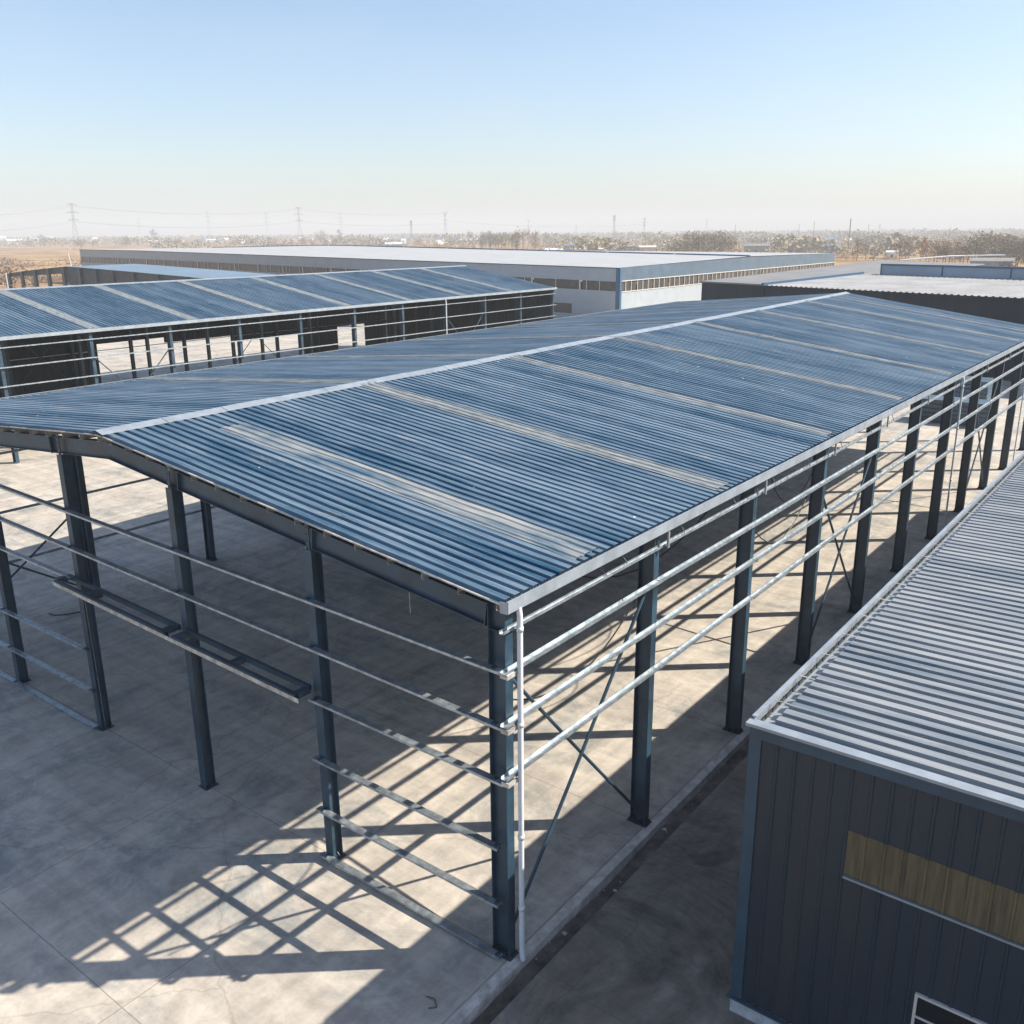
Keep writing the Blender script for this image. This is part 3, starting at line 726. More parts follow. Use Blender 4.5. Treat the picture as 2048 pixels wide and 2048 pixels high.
# roof: two slopes, ridge parallel to the front
rg = lambda t: gz(LS/2)+.15+1.55*min(1, t/150)-1.2*max(0, (t-165)/75)
m = MB(); n = 24
for i in range(n):
    ta, tb = LF*i/n, LF*(i+1)/n
    m.quad(Dp(ta, -.2, ftop(ta)+.04), Dp(ta, LS/2, rg(ta)), Dp(tb, LS/2, rg(tb)), Dp(tb, -.2, ftop(tb)+.04))
    m.quad(Dp(ta, LS/2, rg(ta)), Dp(ta, LS, gz(0)+.04), Dp(tb, LS, gz(0)+.04), Dp(tb, LS/2, rg(tb)))
rr_ = part(m, 'roof', 'roofD', D)
m = MB()
for i in range(12):
    ta, tb = LF*i/12, LF*(i+1)/12
    m.beam(Dp(ta, LS/2, rg(ta)+.12), Dp(tb-.6, LS/2, rg(tb-.6)+.12), Z, Y, .3, .9)
part(m, 'ridge_cap', 'bluetrim', rr_)
part(MB().quad(Dp(0, LS, -.1), Dp(LF, LS, -.1), Dp(LF, LS, 9.2), Dp(0, LS, 9.2)), 'rear_wall', 'wallD', D)
part(MB().quad(Dp(LF, 0, -.1), Dp(LF, 0, ftop(LF)), Dp(LF, LS, 9.2), Dp(LF, LS, -.1)), 'end_wall', 'wallD', D)

# G: grey-roofed low hall with dark wall; E: white ribbed roof hall; F: pale parapet hall
def prism(mb, pts, z0, z1):
    n = len(pts); b = [(x, y, z0) for x, y in pts]; t = [(p[0], p[1], z1[i] if isinstance(z1, (list, tuple)) else z1) for i, p in enumerate(pts)]
    mb.add(b+t, [tuple(range(n))[::-1], tuple(range(n, 2*n))]+[(i, (i+1) % n, (i+1) % n+n, i+n) for i in range(n)]); return mb
G = root('flat_roof_hall', (-49, 107.4, 0), 'dark-walled hall with flat grey roof between the long white warehouse and the ribbed white roof', 'hall')
g0 = V(-48.96, 107.44, 0); g1 = V(-38.6, 104.4, 0)
part(prism(MB(), [(g0.x, g0.y), (g1.x-.1, g1.y), (-30, 190), (-54, 205)], -.1, 8.42), 'wall', 'wallE', G)
part(prism(MB(), [(g0.x-.1, g0.y-.15), (g1.x-.1, g1.y-.15), (-30, 190.2), (-54.2, 205.2)], 8.43, 8.62), 'roof', 'roofG', G)
E_ = root('ribbed_roof_hall', (-38.5, 104.4, 0), 'long dark-walled hall with white ribbed roof at the far right', 'hall')
e0 = V(-38.5, 104.37, 0); dE = V(.9592, -.2826, 0); LE = 66
e1 = e0+dE*LE
nE = V(.2826, .9592, 0)
dep = 21.2
part(prism(MB(), [(e0.x, e0.y), (e1.x, e1.y), ((e1+nE*dep).x, (e1+nE*dep).y), ((e0+nE*dep).x, (e0+nE*dep).y)], -.1, [8.42, 8.42, 9.1, 9.1]), 'wall', 'wallE', E_)
m = MB(); p = 0; pr = []
while p < LE-.01:
    for a_, z_ in ((0, 0), (.5, 0), (.6, .09), (.9, .09)): pr.append((min(LE, p+a_*.75), z_))
    p += .75
pr.append((LE, 0))
for s_, z_ in pr:
    q0 = e0+dE*s_-nE*.35; q1 = e0+dE*s_+nE*dep; m.v += [(q0.x, q0.y, 8.47+z_), (q1.x, q1.y, 9.18+z_)]
for i in range(len(pr)-1): m.f.append((2*i, 2*i+2, 2*i+3, 2*i+1))
part(m, 'roof', 'roofE', E_)
m = MB(); q0 = e0-nE*.4; q1 = e0+nE*dep
m.beam((q0.x-.1, q0.y, 8.62), (q1.x-.1, q1.y, 9.34), Z, dE, .34, .4)
part(m, 'rake_trim', 'bluetrim', E_)
F = root('parapet_hall', (-35.4, 127.3, 0), 'white hall tinted with blue-grey shade, with dark blue top trim rising behind the white ribbed roof', 'hall')
f0 = e0+nE*(dep+.3)+dE*2.5; LFf = 70; f1 = f0+dE*LFf
part(prism(MB(), [(f0.x, f0.y), (f1.x, f1.y), ((f1+nE*5).x, (f1+nE*5).y), ((f0+nE*5).x, (f0+nE*5).y)], -.1, 10.45), 'wall', 'wallF', F)
part(prism(MB(), [((f0-nE*.2).x, (f0-nE*.2).y), ((f1-nE*.2).x, (f1-nE*.2).y), ((f1+nE*.3).x, (f1+nE*.3).y), ((f0+nE*.3).x, (f0+nE*.3).y)], 10.46, 10.68), 'parapet_cap', 'bluetrim', F)
for s_ in (0, 9, 18, 27, 36, 45, 54, 63): q = f0+dE*s_-nE*.05; part(MB().beam((q.x, q.y, 9.0), (q.x, q.y, 10.45), dE, nE, .12, .08), 'panel_joint', 'trimdark', F)

# C: open-fronted shed with dark gable
C_ = root('gable_shed', (-233, 100, 0), 'half-open shed with dark panelled gable and light roof at the edge of the field', 'shed')
def ctop(x):
    t = (x+233.2)
    if t < 28.7: return 6.29+2.2*(t/28.7)**.8
    return 8.5-1.5*((t-28.7)/52.6)**1.15
cx = [-233.2+i*3.6 for i in range(36)]
m = MB()
for i in range(len(cx)-1):
    xa, xb = cx[i], cx[i+1]; mid = xa
    low = lambda x: 5.6+(x+233)*.05 if x < -205 else (4.5 if x < -190 else .5)
    m.hexa([(xa, 100, low(xa)), (xb, 100, low(xb)), (xb, 100.3, low(xb)), (xa, 100.3, low(xa)), (xa, 100, ctop(xa)), (xb, 100, ctop(xb)), (xb, 100.3, ctop(xb)), (xa, 100.3, ctop(xa))])
part(m, 'gable_panel', 'gableC', C_)
for i, x in enumerate([-232.8, -226, -219.5, -213, -206, -199, -192, -185, -177, -168, -158, -148, -138]):
    part(MB().ibeam((x, 99.7, -.4), (x, 99.7, ctop(x)-.05), Y, X, .5, 1.1 if i < 6 else .35), 'column', 'steel' if i % 3 else 'trimdark', C_)
m = MB()
for i in range(len(cx)-1):
    xa, xb = cx[i], cx[i+1]
    m.quad((xa, 99.6, ctop(xa)+.03), (xb, 99.6, ctop(xb)+.03), (xb+1, 116, ctop(xb)+.15), (xa+1, 116, ctop(xa)+.15))
part(m, 'roof', 'floorC', C_)
for z in (2.0, 3.6): part(MB().beam((-233, 99.5, z), (-200, 99.5, z), Y, Z, .1, .15), 'girt', 'galv_dirty', C_)
tag(MB().tube([V(-243.5, 104, -.4), V(-243.5, 104, 6.2)], .22, 8).build('post', 'frame'), 'white post standing at the left edge beside the half-open shed', 'post')

# ------------------------------------------------------------------ trees
def crown_mesh(n, rx, rz_, h0, q, seed, shape=0, lump=8):
    """loose crown of n small leaf-clump faces around a few boughs, with gaps"""
    rnd = random.Random(seed); m = MB()
    lumps = []
    for i in range(lump):
        t = rnd.uniform(0, 2*math.pi); zz = rnd.uniform(-.85, .9)
        w_ = math.sqrt(max(.05, 1-zz*zz)) if shape == 0 else (1-.5*(zz+1)/2)
        rr = rnd.uniform(.25, .85)*w_
        lumps.append((math.cos(t)*rr*rx, math.sin(t)*rr*rx, h0+rz_+zz*rz_, rnd.uniform(.22, .45)))
    for i in range(n):
        L = rnd.choice(lumps)
        a = [rnd.gauss(0, 1) for _ in range(3)]
        c = V(L[0]+a[0]*rx*L[3]*.6, L[1]+a[1]*rx*L[3]*.6, max(h0*.5, L[2]+a[2]*rz_*L[3]*.6))
        d1 = V(rnd.gauss(0, 1), rnd.gauss(0, 1), rnd.gauss(0, 1)).normalized(); d2 = d1.cross(V(rnd.gauss(0, 1), rnd.gauss(0, 1), rnd.gauss(0, 1))).normalized()
        s1 = q*rnd.uniform(.4, 1.1); s2 = q*rnd.uniform(.25, .7)
        m.quad(c-d1*s1-d2*s2*.4, c+d1*s1*.3-d2*s2, c+d1*s1+d2*s2*.3, c-d1*s1*.2+d2*s2)
    return m
def tree_proto(name, label, h, rx, kind, seed, n=320):
    r = root(name, (0, 0, -.4), label, 'tree')
    m = MB(); rnd = random.Random(seed)
    m.tube([(0, 0, 0), (.1, 0, h*.3), (0, .1, h*.6), (0, 0, h*.92)], [h*.018, h*.014, h*.009, h*.003], 6)
    for i in range(9):
        z = h*rnd.uniform(.22, .75); t = rnd.uniform(0, 6.28); L = rx*rnd.uniform(.5, .95)
        m.tube([(0, 0, z), (math.cos(t)*L*.5, math.sin(t)*L*.5, z+L*.5), (math.cos(t)*L, math.sin(t)*L, z+L*1.1)], [h*.007, h*.004, h*.0015], 5)
    part(m, 'trunk', 'bark', r)
    hb = h*.18
    c = crown_mesh(n, rx, (h-hb)/2*.92, hb, h*.035, seed+1, lump=14)
    part(c, 'crown', kind, r)
    return r
protos = {}
used = {}
specs = dict(poplar=('tall bare grey-brown tree', 14, 3.2, 'leaf_grey', 360), broad=('spreading grey-brown bare tree', 12, 5.2, 'leaf_grey', 460),
             brown=('rounded dark brown tree', 11, 4.6, 'leaf_brown', 520), orange=('orange-leaved autumn tree', 9, 3.6, 'leaf_orange', 420), dark=('dark evergreen tree', 9, 3.0, 'leaf_dark', 420))
def plant_tree(kind, loc, h, label, group, wide=1.0):
    nm, h0, rx, lm, n = specs[kind]
    key = (kind, random.randint(0, 1))
    nice = dict(poplar='poplar_tree', broad='bare_tree', brown='brown_tree', orange='autumn_tree', dark='evergreen_tree')[kind]
    if key not in protos:
        o = tree_proto(nice, label, h0, rx, lm, 100*len(protos)+5, n); protos[key] = o
    else: o = copy_tree(protos[key])
    s_ = h/h0
    o.location = (loc.x, loc.y, -.42); o.rotation_euler = (0, 0, random.uniform(0, 6.28)); o.scale = (s_*wide, s_*wide, s_)
    o['label'] = label; o['category'] = 'tree'
    if group: o['group'] = group
    elif 'group' in o: del o['group']
    return o
def hor(px): return 471.5-.0086*px
def tpx(kind, px, base, top, label, group, wide=1.):
    D_ = 15.8*FOC/(base-hor(px)); h = D_*(base-top)/FOC
    return plant_tree(kind, at_dist(px, D_), h, label, group, wide)
random.seed(21)
T = tpx
# landmark trees
T('brown', 1046, 501, 457, 'biggest dark brown tree just above the ridge of the long white roof', None, 1.15)
T('brown', 1070, 500, 464, 'brown-orange tree leaning against the right side of the biggest dark brown tree', None)
T('poplar', 1032, 500, 462, 'bare tree directly left of the biggest dark brown tree', None, 1.2)
T('dark', 940, 485, 461, 'dark narrow evergreen left of the row of pale bare trees', None)
T('dark', 963, 495, 470, 'dark bushy evergreen at the left foot of the pale bare row', None, 1.3)
for i in range(15): T('poplar', 966+i*5+random.uniform(-2, 2), 497+random.uniform(-2, 2), 463+random.uniform(-2, 4), 'one of the pale bare trees in the close row left of the biggest brown tree', 'pale bare trees in the central row', 1.0)
for i in range(17): T('poplar' if i % 3 else 'broad', 1368+i*6+random.uniform(-2, 2), 509+random.uniform(-3, 2), 461+random.uniform(-3, 6)+(5 if i > 12 else 0), 'one of the pale tan trees in the clump right of centre', 'pale tan trees right of centre', 1.1)
for i in range(20): T('orange', 1482+i*12+random.uniform(-4, 4), 513+random.uniform(-2, 1), 500+random.uniform(-3, 4), 'low orange bush in the hedge behind the blue-walled roof edge', 'orange bushes right of centre', 1.5)
for i in range(9): T('orange', 1335+i*5+random.uniform(-4, 4), 505, 488+random.uniform(-3, 5), 'orange bush at the left foot of the pale tan clump', 'orange bushes left of the tan clump', 1.2)
for i in range(18): T('orange', 852+i*6.5+random.uniform(-4, 4), 499+random.uniform(-1, 1), 487+random.uniform(-2, 3), 'low orange bush in front of the central pale trees', 'orange bushes in the centre', 1.5)
T('brown', 1718, 514, 473, 'dark grey-brown tree standing alone right of the blue wall end', None, 1.1)
T('broad', 1736, 513, 478, 'bare grey tree touching the right side of the lone dark tree', None)
T('dark', 1752, 515, 492, 'small dark bush between the lone dark tree and the white hut', None, 1.5)
T('brown', 1804, 516, 474, 'dark brown tree right of the small white hut', None, 1.0)
T('brown', 1822, 516, 478, 'second dark brown tree right of the small white hut', None, .9)
T('orange', 1775, 519, 503, 'orange bush under the small white hut', None, 1.6)
T('orange', 1795, 521, 504, 'orange-brown bush beside the open white canopy', None, 1.6)
T('orange', 1846, 516, 474, 'tan-orange tree left of the tallest right-hand trees', None, .9)
T('orange', 1858, 516, 472, 'pale orange tree in the middle of the right-hand row', None, .9)
for i in range(9): T(('orange', 'broad', 'brown')[i % 3], 1872+i*9+random.uniform(-3, 3), 517, 476+random.uniform(-4, 4), 'one of the mixed autumn trees in the right-hand row', 'mixed autumn trees on the right', .95)
for i in range(22): T('poplar' if i % 4 else 'broad', 1950+i*5.5+random.uniform(-2, 2), 519+random.uniform(-3, 3), 467+random.uniform(-4, 4)+(3 if i > 12 else 0), 'one of the tall pale grey trees at the right edge', 'tall pale trees at the right edge', 1.1)
T('orange', 2012, 522, 506, 'orange bush in front of the tall pale trees at the right edge', None, 1.4)
T('dark', 2026, 528, 508, 'dark bush low at the right edge behind the shade-tinted white wall', None, 2.0)
for i in range(16): T(random.choice(('broad', 'poplar', 'brown', 'broad')), random.uniform(1480, 1700), random.uniform(492, 502), random.uniform(472, 484), 'one of the scattered hazy trees among the far halls right of centre', 'scattered hazy trees right of centre', 1.2)
for i in range(16): T(random.choice(('broad', 'poplar', 'broad')), random.uniform(1090, 1360), random.uniform(482, 488), random.uniform(464, 472), 'one of the hazy grey trees behind the low white halls', 'hazy trees behind the low white halls', 1.4)
for i in range(42): T(random.choice(('broad', 'broad', 'brown', 'dark', 'orange')), random.uniform(5, 940), random.uniform(484, 492), random.uniform(472, 479), 'one of the small hazy trees between the houses of the town', 'hazy trees among the town houses', 1.6)
T('dark', 307, 484, 458, 'dark tree standing highest above the town on the left', None, 1.0)
T('dark', 83, 486, 468, 'dark blue-grey tree beside the long white shed on the left', None, 1.6)
T('brown', 160, 494, 476, 'brown bushes at the foot of the largest pylon', None, 2.0)
T('brown', 640, 485, 462, 'brown tree right of the second large pylon', None, 1.3)
T('dark', 680, 485, 460, 'small dark tree near the white house in the middle of the town', None, .9)

# far woodland mass and field scrub: uncountable
def stuff_band(name, m, px0, px1, d0, d1, n, hmin, hmax, q, seed, label, cat):
    rnd = random.Random(seed); mb = MB()
    for i in range(n):
        px = rnd.uniform(px0, px1); D_ = rnd.uniform(d0, d1); c0 = at_dist(px, D_)
        hh = rnd.uniform(hmin, hmax)*(.8+.35*math.sin(px*.031+D_*.003)); w_ = hh*.55
        for k in range(6):
            c = c0+V(rnd.gauss(0, w_*.5), rnd.gauss(0, w_*.5), 0); c.z = -.4+hh*rnd.random()**.8
            d1_ = V(rnd.gauss(0, 1), rnd.gauss(0, 1), rnd.gauss(0, .6)).normalized(); d2_ = d1_.cross(V(rnd.gauss(0, 1), rnd.gauss(0, 1), rnd.gauss(0, 1))).normalized()
            s_ = q*hh*rnd.uniform(.5, 1.2)
            mb.quad(c-d1_*s_, c-d2_*s_*.6, c+d1_*s_, c+d2_*s_*.7)
    return tag(mb.build(name, m), label, cat, kind='stuff')
stuff_band('distant_woodland', 'leaf_grey', -150, 2200, 1500, 3400, 15000, 5, 12, .22, 1, 'hazy grey woodland along the whole horizon', 'woodland')
stuff_band('distant_scrub', 'leaf_grey', 300, 2200, 1050, 1600, 3200, 3, 7, .26, 2, 'grey-tan hedges and copses between the field and the town', 'scrub')
stuff_band('distant_thicket', 'leaf_grey', 1080, 2200, 600, 1150, 2600, 5, 10, .22, 5, 'grey thicket behind the autumn trees on the right', 'thicket')
stuff_band('field_scrub', 'leaf_brown', -60, 175, 330, 700, 420, .6, 2.0, .5, 3, 'low brown scrub dotted over the dry field on the left', 'scrub')

# ------------------------------------------------------------------ houses
def house(loc, w, d, h, rh, wm, rm, label, group, ang):
    r = root('house', (loc.x, loc.y, -.42), label, 'house', group)
    c, s_ = math.cos(ang), math.sin(ang)
    def q(x, y, z): return (loc.x+x*c-y*s_, loc.y+x*s_+y*c, z-.42)
    b = [q(-w/2, -d/2, 0), q(w/2, -d/2, 0), q(w/2, d/2, 0), q(-w/2, d/2, 0)]
    t = [q(-w/2, -d/2, h), q(w/2, -d/2, h), q(w/2, d/2, h), q(-w/2, d/2, h)]
    part(MB().hexa(b+t).add([t[0], t[3], q(-w/2, 0, h+rh)], [(0, 1, 2)]).add([t[1], t[2], q(w/2, 0, h+rh)], [(0, 1, 2)]), 'wall', wm, r)
    m = MB(); o = .5
    for sg in (-1, 1):
        e = [q(-w/2-o, sg*(d/2+o), h-.25), q(w/2+o, sg*(d/2+o), h-.25), q(w/2+o, 0, h+rh+.12), q(-w/2-o, 0, h+rh+.12)]
        m.hexa([(x, y, z-.15) for x, y, z in e]+e)
    part(m, 'roof', rm, r)
    if w < 40:
        for k in range(max(1, int(w/5))):
            x = -w/2+(k+.5)*w/max(1, int(w/5)); yy = -d/2-.04
            part(MB().quad(q(x-.7, yy, .9), q(x+.7, yy, .9), q(x+.7, yy, min(h-.4, 2.4)), q(x-.7, yy, min(h-.4, 2.4))), 'window', 'window', r)
    return r
def hpx(px, base, wpx, hpx_, d, rh, wm, rm, label, group=None, ang=None):
    D_ = 15.8*FOC/(base-hor(px)); k = D_/FOC
    w = wpx*k
    yaw = math.atan2(at_dist(px, 10).x-CP[0], at_dist(px, 10).y-CP[1])
    return house(at_dist(px, D_+d/2), w, d, hpx_*k, rh, wm, rm, label, group, -yaw+(ang or 0))
H = hpx
H(32, 487, 30, 7, 14, 3, 'hc', 'hroofw', 'long white-roofed shed at the left end of the town')
H(64, 485, 14, 7, 10, 2.5, 'hw', 'hroofw', 'white shed right beside the long white-roofed shed on the left')
H(5, 484, 10, 9, 9, 3, 'hw', 'hroofw', 'white house cut by the left picture edge')
H(186, 484, 12, 6, 10, 4, 'hw', 'hroofw', 'pale gabled house just right of the largest pylon')
H(317, 486, 40, 6, 10, 1, 'hw', 'hroofw', 'low white wall-like building left of the front roof peak')
H(378, 485, 12, 5, 9, 3, 'hc', 'hroofr', 'tan house beside the brick chimney')
H(425, 484, 14, 5, 9, 2, 'hw', 'hroofw', 'white house right of the brick chimney')
H(455, 482, 14, 5, 9, 2, 'hb', 'hroofb', 'blue-roofed house in the left half of the town')
H(525, 486, 30, 3, 9, 1, 'hw', 'hroofw', 'flat white strip building above the long roof')
H(562, 490, 24, 5, 9, 2, 'ht', 'hroofr', 'tan flat-topped building above the long white roof')
H(688, 481, 14, 9, 9, 1, 'hw', 'hroofw', 'bright white two-storey house below the small dark tree')
H(650, 480, 14, 5, 9, 2, 'hw', 'hroofw', 'white house left of the bright two-storey one')
H(600, 479, 10, 4, 8, 2, 'hw', 'hroofw', 'small white house at the foot of the second large pylon')
H(790, 491, 38, 5, 12, 2, 'hg', 'hroofw', 'wide bright white roof in the centre of the town')
H(880, 479, 18, 4, 9, 2, 'hc', 'hroofr', 'tan-roofed house under the forked pylon')
H(910, 479, 16, 5, 9, 2, 'hb', 'hroofb', 'blue-roofed house right of the forked pylon')
H(945, 485, 18, 7, 9, 2, 'hg', 'hroofw', 'pale grey house behind the dark evergreens')
H(1108, 503, 34, 6, 14, 1.0, 'hw', 'hroofw', 'low white hall with flat roof right of the biggest dark brown tree')
H(1150, 500, 36, 12, 16, .8, 'hg', 'hroofb', 'grey hall with blue roof behind the low white hall')
H(1180, 502, 56, 7, 12, .8, 'hg', 'hroofw', 'long low hall with white roof line in the centre right')
H(1205, 494, 66, 8, 14, .8, 'hb', 'hroofw', 'longest pale-roofed hall behind the others in the centre right')
H(1232, 505, 28, 13, 14, .6, 'hb', 'hroof', 'blue-walled hall with a dark flat roof')
H(1262, 505, 34, 15, 14, .6, 'hg', 'hroof', 'dark grey cube-like hall next to the beige one')
H(1296, 506, 30, 15, 14, .6, 'hc', 'hroofw', 'beige hall with pale roof right of the dark grey cube-like hall')
H(1345, 495, 36, 6, 12, 1, 'hg', 'hroofb', 'blue-roofed hall left of the pale tan trees')
H(1500, 487, 20, 3, 12, 1, 'hw', 'hroofb', 'distant hall with small blue roof right of the tan clump')
H(1528, 487, 22, 3, 12, 1, 'hw', 'hroofw', 'distant hall with thin white roof right of the tan clump')
H(1515, 502, 46, 14, 16, 1, 'hg', 'hroof', 'wide dark grey hall behind the orange hedge')
H(1600, 502, 44, 14, 16, 1, 'hg', 'hroof', 'dark hall with a white dome light behind the orange hedge')
H(1660, 500, 30, 12, 12, 1, 'hg', 'hroofb', 'grey hall left of the lone dark tree')
H(1788, 510, 18, 13, 8, .5, 'hw', 'hroofw', 'small bright white hut between the dark trees')
H(1833, 530, 40, 5, 14, .5, 'hw', 'hroofw', 'low white-roofed shed beside the open canopy')
H(1990, 528, 66, 18, 14, .8, 'hg', 'hroof', 'long grey hall under the tall right-hand trees')
rnd = random.Random(33)
walls = ['hw', 'hc', 'hw', 'hb', 'hg', 'hw', 'ht']; rfs = ['hroof', 'hroofr', 'hroofw', 'hroofb', 'hroof', 'hroofw']
for i in range(46):
    px = rnd.uniform(90, 960); H(px, rnd.uniform(479, 487), rnd.uniform(5, 13), rnd.uniform(3, 6), rnd.uniform(7, 11), rnd.uniform(1.5, 3.5), rnd.choice(walls), rnd.choice(rfs), 'small house of the hazy town on the left of the horizon', 'small houses of the hazy town', rnd.uniform(-.9, .9))
for i in range(14):
    px = rnd.uniform(1330, 1960); H(px, rnd.uniform(480, 492), rnd.uniform(8, 22), rnd.uniform(3, 6), 12, 1.5, rnd.choice(walls), rnd.choice(rfs), 'small far hall in the haze on the right of the horizon', 'far halls in the haze', rnd.uniform(-.4, .4))
# open white canopy roof on posts
cw = at_dist(1895, 15.8*FOC/(523-hor(1895)))
yw = YAW+math.atan2(1895-1024, FOC)
r = root('canopy', (cw.x, cw.y, -.42), 'long thin white open canopy on posts at the far right', 'canopy')
ax = V(math.cos(yw), -math.sin(yw), 0)
cw.z = 0
part(MB().beam(cw-ax*16+Z*2.6, cw+ax*2+Z*4.2, V(-ax.y, ax.x, 0), Z, 9, .35).beam(cw+ax*2+Z*4.2, cw+ax*22+Z*4.7, V(-ax.y, ax.x, 0), Z, 9, .35), 'roof', 'hroofw', r)
for t in (-15, -6, 3, 12, 21):
    q = cw+ax*t; part(MB().tube([(q.x, q.y, -.4), (q.x, q.y, 4.2 if t > 0 else 3.0)], .15, 6), 'post', 'frame', r)
# chimney, lamp post, poles
def pole(px, base, top, r0, name, label, cat, m='pylon', r1=None):
    D_ = 15.8*FOC/(base-hor(px)); p = at_dist(px, D_); h = D_*(base-top)/FOC
    return tag(MB().tube([(p.x, p.y, -.42), (p.x, p.y, h)], [r0, r1 or r0*.6], 8).build(name, m), label, cat)
pole(389, 486, 471, 1.1, 'chimney', 'small tan brick chimney rising among the town houses', 'chimney', 'ht')
lp = at_dist(136, 420)
tag(MB().tube([(lp.x, lp.y, -.42), (lp.x-.6, lp.y-.3, 5), (lp.x-1.2, lp.y-.6, 9.6), (lp.x-.9, lp.y-.4, 10.5), (lp.x-.1, lp.y, 10.2), (lp.x+.1, lp.y+.1, 9.7)], [.28, .22, .18, .16, .14, .2], 8).build('street_lamp', 'frame'), 'white lamp post with bent-over head standing alone in the dry field', 'street lamp')
pole(1699, 497, 441, .45, 'mast', 'dark slim mast right of centre, tallest pole on the right', 'mast', r1=.35)
pole(1627, 492, 446, .3, 'mast', 'thin mast left of the tall dark one', 'mast')
pole(1597, 488, 450, .3, 'mast', 'faint thin mast above the dark halls', 'mast')
pole(1736, 490, 450, .25, 'mast', 'faint thin mast just right of the tall dark one', 'mast')
pole(1899, 490, 455, .25, 'mast', 'faint thin mast above the right-hand autumn trees', 'mast')
pole(1470, 488, 451, .3, 'mast', 'faint thin mast right of the tan tree clump', 'mast')
pole(745, 492, 472, .7, 'mast', 'short dark post rising from the middle of the long white roof', 'mast')
pole(829, 493, 476, .5, 'mast', 'short post with round head left of the forked pylon', 'mast')
pole(1153, 503, 490, .4, 'mast', 'short dark post in front of the low white halls', 'mast')

# ------------------------------------------------------------------ pylons and wires
def pylon(px, top, D_, kind, label, tk=1.0):
    p = at_dist(px, D_); hz = hor(px)
    h = 15.4+(hz-top)/FOC*D_
    r = root('pylon', (p.x, p.y, -.42), label, 'pylon')
    dv = V(p.x-CP[0], p.y-CP[1], 0).normalized(); ax_ = V(dv.y, -dv.x, 0); t_ = .30*tk*D_/1500
    def Q(a_, b_, z): return V(p.x, p.y, 0)+ax_*a_+dv*b_+Z*z
    m = MB(); b = h*.085; tpw = h*.018
    if kind == 'mast': b = h*.04; tpw = h*.02
    wid = lambda z: b+(tpw-b)*min(1, z/(h*.62)) if kind != 'mast' else b+(tpw-b)*z/h
    lv = [0, .14, .27, .38, .48, .57, .66, .75, .84, .92, 1.0]
    for (sx, s2) in ((-1, -1), (1, -1), (1, 1), (-1, 1)):
        m.tube([Q(sx*wid(l*h), s2*wid(l*h), l*h-.4) for l in lv], t_*.55, 4)
    for l0, l1 in zip(lv[:-1], lv[1:]):
        for s2 in (-1, 1):
            w0, w1 = wid(l0*h), wid(l1*h)
            m.tube([Q(-w0, s2*w0, l0*h), Q(w1, s2*w1, l1*h)], t_*.3, 4, False); m.tube([Q(w0, s2*w0, l0*h), Q(-w1, s2*w1, l1*h)], t_*.3, 4, False)
            m.tube([Q(s2*w0, -w0, l0*h), Q(s2*w1, w1, l1*h)], t_*.3, 4, False)
    part(m, 'tower', 'pylon', r)
    arms = []
    if kind == 'double':
        for l, L in ((.97, .085), (.80, .12), (.64, .10)):
            m = MB()
            for s_ in (-1, 1):
                m.tube([Q(0, 0, l*h+h*.022), Q(s_*L*h, 0, l*h)], t_*.5, 4); m.tube([Q(0, 0, l*h-h*.01), Q(s_*L*h, 0, l*h)], t_*.4, 4)
                m.tube([Q(s_*L*h, 0, l*h), Q(s_*L*h, 0, l*h-h*.03)], t_*.35, 4)
            part(m, 'cross_arm', 'pylon', r)
    elif kind == 'fork':
        m = MB()
        for s_ in (-1, 1): m.tube([Q(0, 0, h*.84), Q(s_*h*.10, 0, h)], t_*.8, 4)
        part(m, 'fork_arm', 'pylon', r)
        for l, L in ((.72, .11), (.58, .09)):
            m = MB()
            for s_ in (-1, 1): m.tube([Q(0, 0, l*h), Q(s_*L*h, 0, l*h-h*.02)], t_*.5, 4)
            part(m, 'cross_arm', 'pylon', r)
    else:
        for l in (.80, .88, .95):
            for s_ in (-1, 1): c = Q(s_*h*.03, 0, l*h); part(MB().box(c.x-t_, c.x+t_, c.y-t_, c.y+t_, c.z-h*.02, c.z+h*.02), 'antenna', 'pylon', r)
    return p, h, ax_
PY = {}
for px, top, D_, kd, lb, tk in [(151, 417, 1150, 'double', 'largest pale lattice pylon, standing alone on the left', 1.3), (600, 420, 1500, 'double', 'dark lattice pylon left of centre with three cross arms', 1.25),
        (891, 427, 1700, 'fork', 'lattice pylon in the centre with a forked top', 1.2), (823, 443, 1500, 'mast', 'dark antenna mast left of the forked pylon', 1.7), (1228, 433, 1400, 'mast', 'lattice telecom tower above the low white halls', 1.5),
        (1288, 439, 1900, 'double', 'pylon just right of the telecom tower', 1.2), (419, 429, 2600, 'double', 'faint grey pylon left of the dark one, farther left of the two faint ones', .8), (535, 430, 2700, 'double', 'faint grey pylon next to the dark lattice pylon on its left', .8),
        (683, 430, 2700, 'double', 'faint grey pylon right of the dark lattice pylon', .8), (280, 442, 3000, 'double', 'faintest small pylon right of the largest one', .7), (1057, 441, 2400, 'fork', 'faint pylon above the biggest dark brown tree', .7),
        (1412, 441, 2900, 'double', 'very faint pylon above the tan tree clump', .8), (1758, 449, 2300, 'double', 'faint pylon above the right-hand trees', .8), (1152, 451, 2600, 'double', 'faint small pylon left of the telecom tower', .6), (1846, 455, 3200, 'double', 'ghostly faint pylon far right in the haze', .8)]:
    PY[px] = pylon(px, top, D_, kd, lb, tk)
